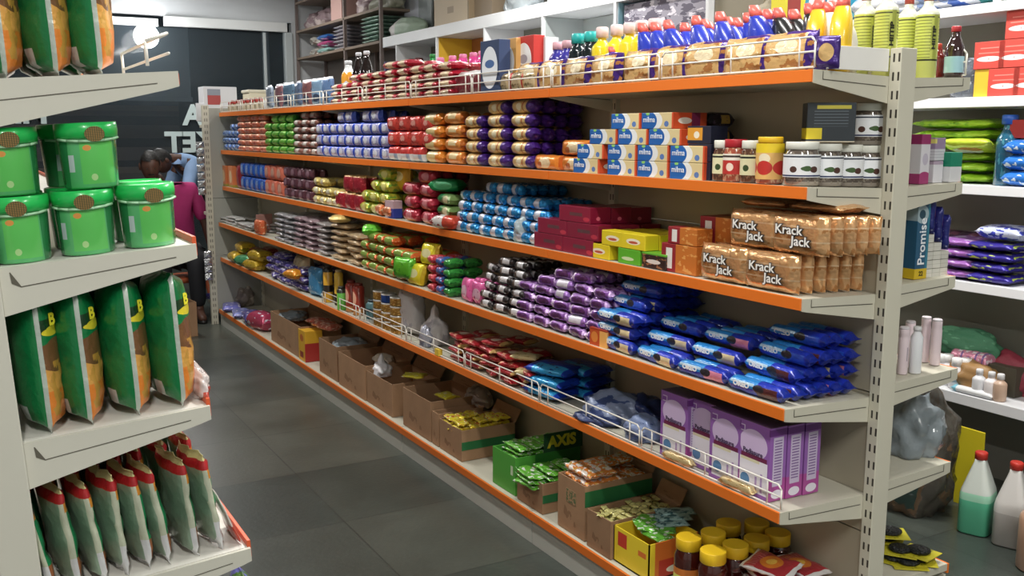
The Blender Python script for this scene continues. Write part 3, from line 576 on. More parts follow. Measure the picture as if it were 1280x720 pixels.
# white display on the end unit
wc = mat('white_display', '#e6e6ea', .5, var=0)
put(K('display_stand', 'display', MB().box(0, .26, -.09, -.07, 0, .27, b=.003).box(0, .26, .07, .09, 0, .27, b=.003).box(0, .02, -.07, .07, 0, .27, b=.003).box(.26, .5, -.09, -.075, 0, .17, b=.002).box(-.06, 0, -.09, -.07, 0, .14, b=.003).mesh('display_stand', wc),
      [('printed_patch', MB().box(.03, .13, -.094, -.0905, .13, .25, b=.001).mesh('printed_patch', mat('red_print', '#c04a48', .5, dec=[('b', '#9aa0ad', {'z': (.6, 9)})])), None, 'red and grey printed patch')]),
    (-.38, 6.25, 1.60+FL), .0, 'white cardboard display stand on the far end unit')
put(K('storage_box', 'box', MB().box(-.14, .14, -.1, .1, 0, .12, b=.006).mesh('tub', mat('cream_tub', '#e6dcc0', .5)), [('lid', MB().box(-.15, .15, -.11, .11, .115, .14, b=.006).mesh('lid', mat('cream_tub_lid', '#ece4cc', .5)))]), (.16, 6.42, 1.72+FL), 0, 'cream tub with lid behind the far end of the top shelf')
# bottles standing at the back of the top
cola = bottle('cola_bottle', [(.03, 0), (.034, .008), (.034, .05), (.03, .08), (.034, .11), (.034, .15), (.022, .19), (.013, .215), (.013, .235)], .235, mat('cola', '#1c1110', .08, coat=.9), mat('cap_grey', '#c9ccd2', .4), .015, .016, lab=(.1, .145, mat('cola_label', '#c8406a', .4, dec=[('e', '#f3c6d2', 'yz', (.5, .5), (.3, .25))])))
row_at(cola, (449, 459), -.05, 1.655, 'dark cola bottle with pink label', 'on top shelf', 'cola bottles on the top shelf', s=1.2)
jb = bottle('juice_bottle', prof(.04, .22, .018, .7), .22, mat('juice', '#dfe3e4', .2, coat=.5, dec=[('e', '#f0a22c', 'yz', (.5, .68), (.42, .14)), ('e', '#f0a22c', 'xz', (.5, .68), (.42, .14)), ('b', '#3f6cb4', {'z': (-9, .2), 'x': (-9, .5)})]), mat('cap_grey2', '#d7dade', .4), .02, .02)
row_at(jb, (436,), -.06, 1.655, 'pale juice bottle with orange picture', 'beside cola bottles', None, s=1.1)
gb = bottle('green_soda_bottle', prof(.03, .2, .012, .55), .2, mat('green_pet', '#0f9a3c', .1, coat=.8), mat('cap_green', '#1d8a3a', .4), .014, .014)
row_at(gb, (541,), -.05, 1.655, 'green soda bottle', 'left of the pink bottles', None, s=1.05)
pk = bottle('pink_bottle', [(.03, 0), (.033, .008), (.033, .075), (.02, .12), (.016, .13), (.021, .15), (.021, .19)], .19, mat('pink_liquid', '#e8489a', .2, coat=.6), mat('cap_pink', '#f08ab8', .4), .018, .02)
row_at(pk, (551, 566, 579, 592, 603), -.06, 1.65, 'pink cleaning liquid bottle', 'on top shelf', 'pink bottles on the top shelf', s=.98)
orj = bottle('orange_capped_jar', prof(.03, .08, .024, .8), .08, mat('jar_reddish', '#a35548', .3, coat=.4), mat('cap_orange', '#f05a30', .4), .028, .02)
row_at(orj, (473, 500, 513), -.10, 1.69, 'jar with bright orange lid', 'behind red stack', 'orange lidded jars behind the red stack')
ROW[0] = 210
# ---- shelf 2 (s=1) -----------------------------------------------------------
pile(blupk, 1, 279, 298, [3, 4], .05, .1, .065, 3, 'blue and white packet', 'far corner pile', rj=.1)
pile(salmon, 1, 297, 333, 6, .0425, .17, .055, 4, 'salmon biscuit roll', 'second shelf pile', taper=0)
pile(grnroll, 1, 331, 368, [4, 5, 5, 5], .049, .15, .056, 4, 'bright green biscuit roll', 'second shelf pile')
pile(brnroll, 1, 366, 397, [5, 6, 6], .0425, .17, .055, 4, 'brown and silver roll', 'second shelf pile')
pile(lav, 1, 394, 486, [3, 3, 3, 4, 4, 3, 4, 4, 3], .062, .118, .062, 3, 'lavender biscuit packet', 'second shelf pile', keep=1)
pile(redwh, 1, 482, 527, 1, .07, .115, .062, 1, 'red and white biscuit packet', 'under red pile')
y_ = Y(482, 1)
def pile2(k, s, pf, pn, r0, rows, h, wy, wx, nd, desc, pname, **kw):
    """rows stacked on top of something r0 high"""
    global ZS
    z = ZS[s]; ZS[s] = z+r0; pile(k, s, pf, pn, rows, h, wy, wx, nd, desc, pname, **kw); ZS[s] = z
pile2(redpk, 1, 482, 540, .071, [2, 2, 2, 2, 1], .07, .115, .062, 2, 'red biscuit packet', 'second shelf pile')
pile(ygroll, 1, 527, 552, 4, .055, .16, .06, 3, 'cream and green roll', 'second shelf pile')
pile(orroll, 1, 550, 580, [4, 4, 3], .056, .16, .06, 3, 'orange and gold roll', 'second shelf pile')
pile(purg, 1, 577, 666, [4, 5, 5, 5, 5, 4, 4], .051, .155, .06, 4, 'purple and gold cream roll', 'second shelf pile', keep=3)
pile(orpk, 1, 662, 734, [1, 2, 2, 3], .055, .17, .066, 1, 'orange cookie packet', 'second shelf row')
def place_boxes(k, spec, s, x_in, desc, tail, grp, h):
    n = 0
    for px, r, rz in spec:
        X = -DX[s]+x_in; put(k, (X, yx(px, X), zd(s, X)+r*h), rz, f"{desc}, {ORD[n]} from left {tail.format(ROWN[r])}", grp); n += 1
g_ = 'blue and cream milk powder boxes'
for r, (pxs, rz) in enumerate([((752, 797, 822, 862), (.0, .0, .12, 0)), ((757, 797, 833, 865), (.0, 0, .05, 0)), ((773, 800, 834), (.0, .0, 0)), ((801, 838), (0, .0))]):
    used = None
    for i, px in enumerate(pxs):
        X = -DX[1]+.078; y = yx(px, X)
        if used is not None: y = min(y, used-.158)
        used = y
        put(milkb, (X, y, zd(1, X)+r*.0485), 0, f"blue and cream milk powder box, {ORD[i]} from left in {ROWN[r]} row", g_)
for r in range(3):
    X = -DX[1]+.215; put(milkb, (X, yx(830, X), zd(1, X)+r*.0485), 0, 'blue and cream milk powder box stored behind the front boxes', g_, shared=True)
    put(milkb, (X, yx(830, X)-.16, zd(1, X)+r*.0485), 0, 'blue and cream milk powder box stored behind the front boxes', g_, shared=True)
for r in range(4):
    X = -.1; put(darkpk, (X, yx(862, X), zd(1, X)+r*.05), 1.2, f"dark packet, {ORD[r]} from bottom in stack behind milk powder boxes", 'dark snack packets behind the milk boxes')
    put(darkpk, (X+.01, yx(890, X), zd(1, X)+r*.05), 1.4, f"dark packet, {ORD[r]} from bottom in stack left of white lidded jars", 'dark snack packets behind the milk boxes')
dk2 = [boxk('snack_box', 'box', mat('amber_navy_box', '#1d2238', .4, dec=[('b', '#e39a2c', {'y': (.35, 9), 'z': (.2, .9)}), ('e', '#f0e6cf', 'yz', (.6, .5), (.12, .2))]), .07, .09, .05)]
for i, (px, zz) in enumerate([(884, 0), (884, .051), (883, .102)]):
    put(dk2, (-.245, yx(px, -.245), zd(1, -.245)+zz), .1, f"navy and amber box, {ORD[i]} from bottom beside milk boxes", 'navy and amber snack boxes')
for k, px, lab in ((jg, 905, 'small dark pickle jar with green label and white lid'), (jr, 919, 'small pickle jar with red lid and red label'), (jg, 940, 'pickle jar with white lid between red lid and yellow lid jars'), (jk, 962, 'jam jar with yellow lid and red heart shaped picture')):
    put(k, (-.262, yx(px, -.262), zd(1, -.262)), .35, lab)
# jars with white lids facing the near end
for i, (px, X) in enumerate([(1001, -.25), (1030, -.185), (1056, -.13), (1079, -.073)]):
    p = at(px, 230, 1, .065 if i else .07); put(jw, (X if False else p.x, p.y, zd(1, p.x)), .5, f"large dates jar with cream lid, {ORD[i]} from left on second shelf", 'dates jars with cream lids', s=1.02 if i == 0 else 1)
p = at(1083, 175, 1, .07); put(jw, (p.x, p.y, zd(1, p.x)+.1095), .6, 'dates jar with cream lid stacked on top of the row', 'dates jars with cream lids')
tx = boxk('tea_box', 'box', mat('black_yellow_box', '#2b3238', .4, dec=[('b', '#dfc722', {'z': (.08, .36), 'y': (.68, 9)}), ('b', '#dfc722', {'z': (.08, .36), 'x': (.5, .85), 'y': (-9, .04)}), ('b', '#c2b63a', {'z': (.84, .93), 'y': (.1, .8)}), ('s', '#59636b', 'z', 13, .3, {'z': (.4, .8), 'y': (.15, .85), 'x': (-9, .05)}), ('b', '#d8c9b0', {'z': (-9, .03)})]), .085, .12, .1)
p = at(1034, 180, 1, .075); put(tx, (p.x, p.y, zd(1, p.x)+.112), .9, 'black and yellow box lying on the dates jars')
ROW[0] = 310
# ---- shelf 3 (s=2) -----------------------------------------------------------
def qbox(name, c, dec, wx, wy, h, rough=.4): return [boxk(name, 'box', mat(name+c, c, rough, dec=dec), wx, wy, h)]
orb = qbox('detergent_packet', '#e5824c', [('e', '#f3cfa0', 'yz', (.5, .5), (.3, .3)), ('b', '#b09a3a', {'z': (-9, .12)})], .06, .12, .16)
pile(orb, 2, 279, 296, 1, .16, .17, .07, 2, 'orange upright packet', 'third shelf corner')
drb = pill('snack_packet', PK, foil('deep_red_tall', '#a02434'), .18, .06, .03, axis='z')
pile(drb, 2, 296, 304, 1, .18, .2, .06, 2, 'deep red standing packet', 'third shelf corner')
blb = pill('biscuit_packet', PK, foil('royal_blue_foil', '#2560c8', [('e', '#7fa8e8', 'yz', (.5, .5), (.25, .3)), ('n', '#1a3f94', 6, .6)]), .12, .05, .03, axis='yv')
pile(blb, 2, 303, 333, 2, .1, .125, .062, 2, 'royal blue packet', 'third shelf stack')
sab = pill('biscuit_packet', PK, foil('salmon_stack_foil', '#db7158', [('e', '#f0b59c', 'yz', (.5, .5), (.3, .3))]), .12, .05, .03, axis='yv')
pile(sab, 2, 332, 355, 2, .1, .13, .062, 2, 'salmon red packet', 'third shelf stack')
dbb = pill('biscuit_packet', PK, foil('cocoa_foil', '#5c3340', [('e', '#9a7482', 'yz', (.5, .5), (.25, .3))]), .11, .034, .03, axis='yv')
pile(dbb, 2, 355, 391, 3, .067, .13, .062, 2, 'cocoa brown packet', 'third shelf stack')
ypk = pill('snack_packet', PK, foil('pale_yellow_foil', '#ddc978', [('e', '#f5efcf', 'yz', (.5, .5), (.3, .35)), ('n', '#b58a34', 5, .62)]), .11, .045, .03, n=4)
pile(ypk, 2, 391, 424, [3, 3, 2, 2], .052, .12, .09, 2, 'pale yellow packet', 'third shelf pile', rj=.25)
rpk = pill('snack_packet', PK, foil('crimson_foil', '#a91e30', [('n', '#d8535c', 5, .6), ('b', '#e0b070', {'z': (.88, 9)})]), .12, .05, .03, n=4, axis='yv')
pile(rpk, 2, 418, 452, [1, 2, 2, 2], .095, .13, .062, 2, 'crimson packet', 'third shelf stack', rj=.2)
ygp = pill('snack_packet', PK, foil('lime_yellow_foil', '#c9c43c', [('n', '#7fae3c', 4, .52), ('e', '#f2eb8a', 'yz', (.5, .5), (.25, .3))]), .11, .045, .034, n=4)
pile(ygp, 2, 448, 486, [2, 3, 4, 3], .06, .115, .09, 2, 'lime and yellow packet', 'third shelf pile', rj=.35)
ogp = pill('snack_packet', PK, foil('orange_small_foil', '#df7440', [('n', '#f4d3a8', 5, .55)]), .1, .04, .034)
pile(ogp, 2, 468, 490, 1, .06, .12, .09, 1, 'little orange packet', 'third shelf front', rj=.3, inset=-.0)
put(pill('snack_packet', PK, foil('bright_yellow_foil', '#f0bf28', [('e', '#fff3b0', 'yz', (.5, .6), (.3, .2))]), .13, .06, .03, 1, 'yv'), (-.2, yx(505, -.2), zd(2, -.2)+.13), .2, 'bright yellow packet on top of the red pile, third shelf')
put(qbox('tea_box', '#dbd3de', [('b', '#2b3fa0', {'z': (-9, .55), 'y': (-9, .6)}), ('b', '#c9a8b0', {'z': (.55, 9)})], .05, .1, .085), (-.262, yx(493, -.262), zd(2, -.262)), 0, 'small white and blue box in front of red rolls')
rrl = rolls('biscuit_roll', PK, foil('red_roll_foil', '#b3223a', [('e', '#e08a90', 'yz', (.5, .5), (.2, .3)), ('b', '#e38f4a', {'z': (-9, .2), 'y': (.2, .8)})]), .14, .034)
pile(rrl, 2, 500, 541, [3, 4, 4, 3], .062, .14, .07, 3, 'red biscuit roll', 'third shelf pile', rj=.2)
gnp = pill('biscuit_packet', PK, foil('green_pack_foil', '#7fa05c', [('b', '#178a4c', {'y': (.6, 9)}), ('e', '#e7dcae', 'yz', (.35, .5), (.2, .35))]), .15, .045, .028, n=3)
pile(gnp, 2, 539, 566, [3, 3], .05, .15, .09, 2, 'green and tan packet', 'third shelf pile', rj=.3)
put(pill('biscuit_packet', PK, foil('emerald_foil', '#149452', [('e', '#56c486', 'yz', (.5, .5), (.3, .3))]), .17, .04, .03, 1, 'y'), (-.22, yx(560, -.22), zd(2, -.22)+.152), .5, 'shiny emerald green packet lying on top of the green pile')
put(pill('biscuit_packet', PK, foil('white_red_foil', '#e9e4e2', [('b', '#d2452f', {'y': (-9, .5)}), ('n', '#b0372a', 5, .62)]), .17, .04, .03, 1, 'y'), (-.285, yx(561, -.285), zd(2, -.285)), .25, 'white and red packet at the edge left of blue foil pile')
bfm = foil('blue_silver_foil', '#1d8fd6', [('b', '#d7dbea', {'y': (.52, 9)}), ('n', '#0c5fa8', 7, .6, {'y': (-9, .5)})], metal=.45, rough=.25, bump=.5)
bfr = rolls('foil_candy_roll', PK, bfm, .105, .0235, n=4, na=.6, fa=.8, cr=.004)
pile(bfr, 2, 566, 676, [4, 4, 5, 5, 5, 5, 5, 4, 4, 3], .0435, .105, .046, 5, 'blue and silver foil roll', 'third shelf heap', jit=.006, rj=.22, stag=.008, keep=4)
put(K('plastic_bag', 'bag', lump('plastic_bag', film('milky_film', '#cfe3ea', .75), .07, .06, .075, 3)), (-.215, yx(664, -.215), zd(2, -.215)), 0, 'small clear plastic bag at the near end of the blue foil heap')
mar = boxk('tea_box', 'box', mat('maroon_box', '#8e1538', .35, coat=.3, dec=[('b', '#5e3a40', {'y': (.25, .65), 'z': (.4, .62), 'x': (-9, .05)}), ('e', '#c8344a', 'yz', (.12, .25), (.1, .14), {'x': (-9, .05)}), ('e', '#e0697c', 'xz', (.4, .3), (.1, .12), {'y': (-9, .05)})]), .085, .19, .054)
for r, pxs in enumerate([(697, 722), (702, 731), (730,)]):
    used = None
    for i, px in enumerate(pxs):
        for d in range(3):
            X = -DX[2]+.055+d*.088; y = yx(px, -DX[2]+.055)+.0
            if used is not None: y = min(y, used-.193)
            put(mar, (X, y, zd(2, X)+r*.055), random.uniform(-.02, .02), (f"maroon tea box, {ORD[i]} from left in {ROWN[r]} row of front stack" if len(pxs) > 1 else 'maroon tea box alone on top of the front stack') if d == 0 else 'maroon tea box deeper on the shelf behind the front stack', 'maroon tea boxes on the third shelf', shared=d > 0)
        used = y
yel = qbox('soup_box', '#e6cf1e', [('e', '#f4ead0', 'yz', (.5, .5), (.3, .2), {'x': (-9, .05)}), ('e', '#c9563a', 'yz', (.5, .45), (.2, .09), {'x': (-9, .05)})], .055, .12, .048)
for r, (pxa, n) in enumerate([(757, 1), (774, 1)]):
    for d in range(4 if r else 1):
        X = -DX[2]+.04+d*.058; put(yel, (X, yx(pxa, -.26), zd(2, X)+r*.0492), 0, f"yellow box, {'upper' if r else 'lower'} level, {ORD[d]} from front beside maroon boxes", 'yellow boxes on the third shelf')
for d in range(4):
    X = -DX[2]+.04+d*.058; put(yel, (X, yx(805, -.26)+.02, zd(2, X)+.0492), 0, f"yellow box on the green boxes, {ORD[d]} from front", 'yellow boxes on the third shelf')
grb = qbox('soup_box', '#5fbf2a', [('e', '#d6efb6', 'yz', (.55, .35), (.28, .12), {'x': (-9, .05)})], .055, .115, .048)
for d in range(4):
    X = -DX[2]+.04+d*.058; put(grb, (X, yx(795, -.26), zd(2, X)), 0, f"green box under the yellow boxes, {ORD[d]} from front", 'green boxes on the third shelf')
for d in range(1, 4):
    X = -DX[2]+.04+d*.058; put(grb, (X, yx(826, -.26), zd(2, X)), 0, f"green box behind the dark brown box, {ORD[d-1]} from front", 'green boxes on the third shelf')
put(qbox('soup_box', '#33221f', [('n', '#a06a45', 5, .58), ('e', '#e9e2da', 'yz', (.5, .45), (.3, .14), {'x': (-9, .05)}), ('b', '#63b52c', {'z': (.88, 9)})], .055, .115, .048), (-DX[2]+.04, yx(826, -.26), zd(2, -.26)), 0, 'dark brown box with pale lettering patch beside green box')
cbm = mat('cracker_box', '#d4762a', .4, dec=[('b', '#9e2430', {'y': (.58, 9)}), ('b', '#f0ede8', {'y': (.68, .86), 'z': (.12, .85), 'x': (-9, .06)}), ('n', '#eaa354', 5, .58, {'y': (-9, .55)})])
cb = boxk('cracker_box', 'box', cbm, .06, .16, .085)
cb2 = boxk('cracker_box', 'box', cbm, .06, .13, .05)
put(cb, (-.25, yx(858, -.25), zd(2, -.25)), 0, 'orange and maroon cracker box on the shelf left of gold packs', 'orange and maroon cracker boxes')
put(cb2, (-.25, yx(862, -.25), zd(2, -.25)+.0865), 0, 'small cracker box lying on another cracker box', 'orange and maroon cracker boxes')
for d in range(2): put(cb, (-.18+d*.065, yx(884, -.25), zd(2, -.17)+.088), 0, f"cracker box, {'front' if d == 0 else 'rear'} one of upper level behind gold packs", 'orange and maroon cracker boxes')
for d in range(2): put(cb, (-.18+d*.065, yx(884, -.25), zd(2, -.17)), 0, f"cracker box, {'front' if d == 0 else 'rear'} one of lower level behind gold packs", 'orange and maroon cracker boxes')
# gold cracker packs with lettering
gm = foil('copper_gold_foil', '#e8b27a', [('n', '#c98a50', 4, .6), ('s', '#f6d0a2', 'z', 3, .12)], metal=.65, rough=.22, bump=.7, bscale=22)
tw = mat('letter_white', '#f3f0ea', .5, var=0); tb_ = mat('letter_black', '#22252e', .5, var=0)
def krack(seed, named=True):
    me = wrap('cracker_pack', gm, .185, .056, .022, 2.6, 'yv', .98, .3, .07, 1., .004, seed=seed, p=7.)
    ps = []
    if named:
        for t, yy, zz in (('Krack', .02, .068), ('Jack', -.02, .038)):
            ps.append(('lettering', text(t,   .037, tb_, .0003, .0028), face('-x', (-.0248, yy, zz), .0)))
            ps.append(('lettering', text(t, .037, tw, .0003, .0006), face('-x', (-.0258, yy, zz), .0)))
    return K('cracker_pack', PK, me, ps)
kr_f = [krack(i) for i in range(3)]; kr_b = [krack(i+7, False) for i in range(3)]
G = 'gold foil cracker packs'
for r in range(2):
    for c, px in enumerate((908, 968) if r == 0 else (942, 998)):
        for d in range(6):
            X = -DX[2]+.028+d*.0465+(.008 if r else 0); p = yx(px, -DX[2]+.03)
            lv = 'upper' if r else 'lower'; sd = 'left' if c == 0 else 'right'
            if c == 0 and d > 2: continue
            if c == 0 and d > 0: sh = True; lab = f"gold cracker pack of the {lv} left column behind its front pack"
            elif d: sh = False; lab = f"gold cracker pack in {lv} level, {ORD[d]} from front of near column"
            else: sh = False; lab = f"gold cracker pack with black lettering, front {sd} of {lv} level"
            put(kr_f if d == 0 else kr_b, (X, p, zd(2, X)+r*.1055), random.uniform(-.015, .015), lab, G, shared=sh, cell=(.046, .195, .1053)) if not (r and d > 4) else None
kr_l = [K('cracker_pack', PK, wrap('cracker_pack', gm, .17, .05, .0125, 2.6, 'y', .98, .3, .07, 1., .003, seed=31+i, p=7.)) for i in range(2)]
for i in range(2): put(kr_l, (-.15, yx(950, -.2)-.19*i, zd(2, -.12)+.213), .0, f"gold cracker pack lying flat on the upper level, {'left' if i == 0 else 'right'} one", G, cell=(.11, .18, .026))
ROW[0] = 420
# ---- shelf 4 (s=3) -----------------------------------------------------------
wsp = pill('sachet_packet', PK, foil('white_silver_sachet', '#d5d5d2', [('n', '#9b5a55', 5, .66), ('s', '#a9a9a9', 'y', 7, .2)]), .16, .045, .012, n=3)
pile(wsp, 3, 281, 325, [2, 3, 3, 2, 2, 3], .022, .17, .1, 2, 'white and silver sachet', 'far fan of sachets', rj=.5)
put(boxk('open_box', 'box', mat('pinkish_card', '#a5766c', .6), .12, .02, .13), (-.25, yx(336, -.25), zd(3, -.25)), .25, 'pinkish cardboard flap standing left of the silver pillow packs')
put(pill('snack_packet', PK, foil('orange_little', '#e2693c', [('n', '#f0b98a', 5, .6)]), .12, .05, .03, 1, 'yv'), (-.32, yx(331, -.32), zd(3, -.32)), .2, 'small orange packet in front of the pinkish flap')
slp = pill('snack_bag', PK, foil('silver_pillow', '#c3c2c6', [('n', '#77747c', 5, .58)], metal=.5), .15, .07, .018, n=4, cr=.006)
pile(slp, 3, 346, 368, [6, 6], .031, .22, .15, 2, 'silver snack bag', 'silver stack', rj=.15)
pip = pill('snack_bag', PK, foil('mauve_pillow', '#b397a0', [('n', '#dcd0d4', 5, .56)], metal=.4), .15, .07, .018, n=4, cr=.006)
pile(pip, 3, 368, 395, [6, 6], .032, .22, .15, 2, 'mauve snack bag', 'mauve stack', rj=.15)
gyp = pill('snack_bag', PK, foil('grey_pillow', '#aaa2a0', [('n', '#d9d4cf', 5, .56)], metal=.4), .15, .07, .018, n=4, cr=.006)
pile(gyp, 3, 395, 414, [6, 6], .032, .22, .15, 2, 'grey snack bag', 'grey stack', rj=.15)
tap = pill('snack_bag', PK, foil('tan_pillow', '#c9ab80', [('n', '#e2cfae', 5, .56)], metal=.2), .17, .07, .02, n=4, cr=.006)
pile(tap, 3, 413, 452, [6, 5, 3], .034, .2, .15, 2, 'tan snack bag', 'tan stack', rj=.3)
put(pill('snack_bag', PK, foil('yellow_tan', '#cdb56a', [('b', '#3d5a9c', {'y': (.5, .6)})]), .17, .06, .022, 1, 'y'), (-.29, yx(431, -.29), zd(3, -.29)+.206), -.5, 'yellowish pillow packet with blue band on top of tan stack')
ogn = pill('snack_packet', PK, foil('orange_green_foil', '#e06a30', [('b', '#8fae4a', {'x': (-9, .5), 'y': (.12, .88), 'z': (.08, .95)}), ('n', '#f4b27a', 5, .64)]), .095, .045, .028, n=4)
pile(ogn, 3, 451, 514, [3, 4, 4, 4, 3, 3, 2], .05, .1, .09, 3, 'orange and green packet', 'fourth shelf pile', rj=.2, jit=.006)
put(pill('snack_packet', PK, foil('vivid_green_foil', '#5fc22c', [('n', '#3a9a22', 4, .6)]), .13, .05, .03, 1, 'y'), (-.29, yx(468, -.29), zd(3, -.29)+.175), -.4, 'bright green packet on top of the orange and green pile')
put(pill('snack_packet', PK, MATS['vivid_green_foil'], .12, .05, .035, 1, 'yv'), (-.335, yx(508, -.335), zd(3, -.335)+.02), .5, 'bright green packet leaning in front of orange and green pile')
for i, (px, zz) in enumerate([(524, .0), (533, .1)]):
    put(pill('noodle_packet', PK, foil('noodle_yellow', '#efe02a', [('e', '#f5efb0', 'yz', (.5, .5), (.3, .2)), ('b', '#d9b81a', {'y': (-9, .08)})]), .13, .05, .03, 1, 'yv'), (-.31+.03*i, yx(px, -.3), zd(3, -.3)+zz), .1, f"bright yellow packet {'at the bottom' if i == 0 else 'on top'} right of orange and green pile", 'bright yellow packets on the fourth shelf', ry=.2)
for j, (c, dec, nm) in enumerate([('#d43a48', [('n', '#f0a0a0', 6, .58)], 'red'), ('#3a68b0', [('n', '#c83a48', 5, .56)], 'blue and red'), ('#3aa040', [('n', '#1a6a2c', 5, .56)], 'green')]):
    kk = pill('candy_packet', PK, foil('candy'+str(j), c, dec), .055, .04, .02, n=3)
    for r in range(4):
        for d in range(2):
            X = -.30+d*.09; put(kk, (X, yx((548, 558, 568)[j], -.3), zd(3, X)+r*.041), random.uniform(-.1, .1), f"{nm} candy packet, {ROWN[r]} of its stack beside yellow packets" if d == 0 else f"{nm} candy packet at the back of its stack", 'small candy packets on the fourth shelf', shared=d > 0)
pnk = pill('soap_packet', PK, foil('pink_foil', '#e865a8', [('e', '#f8c4de', 'yz', (.5, .45), (.3, .25)), ('n', '#c83d86', 5, .62)]), .11, .05, .03, n=3, axis='yv', cr=.008)
pile(pnk, 3, 572, 600, [1, 1], .1, .11, .06, 3, 'crumpled pink packet', 'fourth shelf row', rj=.4)
bwp = rolls('biscuit_roll', PK, foil('black_white_foil', '#2b2526', [('b', '#d9d7da', {'y': (.3, .7), 'x': (-9, .5), 'z': (.3, .95)}), ('b', '#6a5a50', {'y': (.7, .8)}), ('n', '#5a4a48', 7, .66)]), .105, .0195, n=4, na=.7, fa=.9, cr=.004)
pile(bwp, 3, 596, 650, [5, 6, 6], .036, .115, .042, 4, 'black and white roll', 'fourth shelf heap', rj=.28, stag=.006)
vio = foil('violet_foil', '#8a4fa8', [('b', '#caa6dd', {'y': (-9, .1)}), ('b', '#b98fd0', {'z': (.86, 9)}), ('e', '#5c2c62', 'yz', (.5, .5), (.3, .32)), ('b', '#e3cdea', {'y': (.82, 9)}), ('n', '#6d3a93', 6, .6)], metal=.35, bump=.5)
vip = rolls('biscuit_roll', PK, vio, .12, .02, n=4, na=.75, fa=.95, cr=.005)
vipw = rolls('biscuit_roll', PK, foil('violet_white_foil', '#a678c8', [('b', '#ece6f4', {'y': (.2, .8), 'z': (.3, 9)})], metal=.3), .12, .02, n=2, na=.75, fa=.95, cr=.005)
pile(vip+vip+vipw[:1], 3, 641, 752, [4, 5, 6, 6, 5], .037, .118, .042, 6, 'shiny violet biscuit roll', 'fourth shelf heap', rj=.25, stag=.006, jit=.006, keep=2)
ob = boxk('cookie_box', 'box', mat('orange_cookie_box', '#c94f22', .4, dec=[('b', '#f2b25c', {'y': (-9, .4), 'x': (-9, .05)}), ('e', '#e5893a', 'yz', (.7, .5), (.2, .3), {'x': (-9, .05)}), ('b', '#a8391c', {'z': (.9, 9)})]), .16, .09, .06)
for i, (px, x, z) in enumerate([(771, -.25, 0), (800, -.2, .061), (783, -.17, 0)]):
    put(ob, (x, yx(px, x), zd(3, x)+z), .05, ('orange cookie box at the shelf edge beside the violet rolls', 'orange cookie box on top beside blue cookie rolls', 'orange cookie box lying behind another one')[i], 'orange cookie boxes')
# cookie rolls
def oreo(key, back, accent):
    m = foil('cookie_'+key, back, [('b', '#2c8fe0', {'y': (.45, .93), 'z': (.45, 9)}), ('b', '#bfe0f6', {'y': (.5, .9), 'z': (.62, .8)}), ('b', accent, {'y': (.12, .45), 'z': (-9, .75)}), ('e', '#2b2a33', 'yz', (.42, .55), (.09, .26)), ('b', '#1c2f9c', {'y': (-9, .1)}), ('b', '#1c2f9c', {'y': (.93, 9)})], metal=.15, bump=.45, rough=.28)
    out = []
    for i in range(3):
        me = wrap('cookie_roll', m, .205, .0235, .0235, 2.2, 'y', .75, .45, .1, 1.05, .0035, seed=i+len(key), p=7.)
        out.append(K('cookie_roll', PK, me, [('lettering', text('OREO', .02, wl, .0003, .0012), face('-x', (-.0238, .042, .028)))]))
    return out
ore = {'blue': oreo('vanilla', '#2238c0', '#2a55d0'), 'cream': oreo('cream', '#2238c0', '#ecd9a8'), 'pink': oreo('berry', '#2238c0', '#e58aa8'), 'brown': oreo('choc', '#2238c0', '#5a2c30')}
front_c = {(0, 0): 'brown', (0, 1): 'brown', (1, 0): 'pink', (1, 1): 'cream', (2, 0): 'cream', (2, 1): 'cream', (3, 0): 'cream', (3, 1): 'blue'}
n_ = 0
for c, yc in enumerate((.135, .348, .56, .765)):
    for d in range(6):
        hmax = min(4, 1+d) if c < 3 else min(5, 3+d)
        if c in (1, 2) and d > 2: hmax = 3
        for r in range(hmax):
            if d and not (c == 0 or c == 3 or r == hmax-1 or d == 1): continue
            X = -.31+d*.049+(.01 if r % 2 else 0); col = front_c.get((c, r if d == r else 0 if d == 0 else 9), None) if d <= 1 else None
            if d == 1 and r == 1: col = front_c.get((c, 1))
            if col is None: col = 'blue' if random.random() < .75 else random.choice(['cream', 'brown', 'pink'])
            cn_ = {'blue': 'all blue', 'cream': 'blue and cream', 'pink': 'blue and pink', 'brown': 'blue and brown'}[col]
            if d <= 1: lab = f"{cn_} cookie roll, {ROWN[r]} layer, {'front' if d == 0 else 'second'} rank, {ORD[3-c]} column from left"; sh = False
            elif c == 0: lab = f"{cn_} cookie roll, {ROWN[r]} layer, {ORD[d]} rank from shelf edge, near column"; sh = False
            else: lab = f"{cn_} cookie roll deep in the heap, {ORD[3-c]} column from left"; sh = True
            put(ore[col], (X, yc+(.006 if r % 2 else -.006), zd(3, X)+r*.0435), random.uniform(-.07, .07), lab, 'blue wrapped cookie rolls', shared=sh, cell=(.049, .222, .0434))
ROW[0] = 520
# ---- shelf 5 (s=4) -----------------------------------------------------------
def bag(m, sx, sy, sz, seed, knot=False, amp=.25): return K('plastic_bag', 'bag', lump('plastic_bag', m, sx, sy, sz, seed, amp, knot=knot))
silver_bag = mat('silver_bag', '#b9bccb', .3, .3, bump=.6, bscale=30, dec=[('n', '#8d93ad', 3, .56)])
white_bag = mat('white_bag', '#d3d0d2', .4, bump=.5, bscale=25, dec=[('n', '#b3b0b8', 3, .58)])
dusk_bag = mat('dusk_blue_bag', '#8593b4', .35, .1, bump=.6, bscale=25, dec=[('n', '#3f5286', 2.5, .53)])
navy_bag = mat('navy_bag', '#2c3a6c', .35, .1, bump=.6, bscale=25, dec=[('n', '#5d74a8', 3, .6)])
def on(s, k, px, x, lab, rz=0., dz=0., grp=None, **kw): return put(k, (x, yx(px, x), zd(s, x)+dz), rz, lab, grp, **kw)
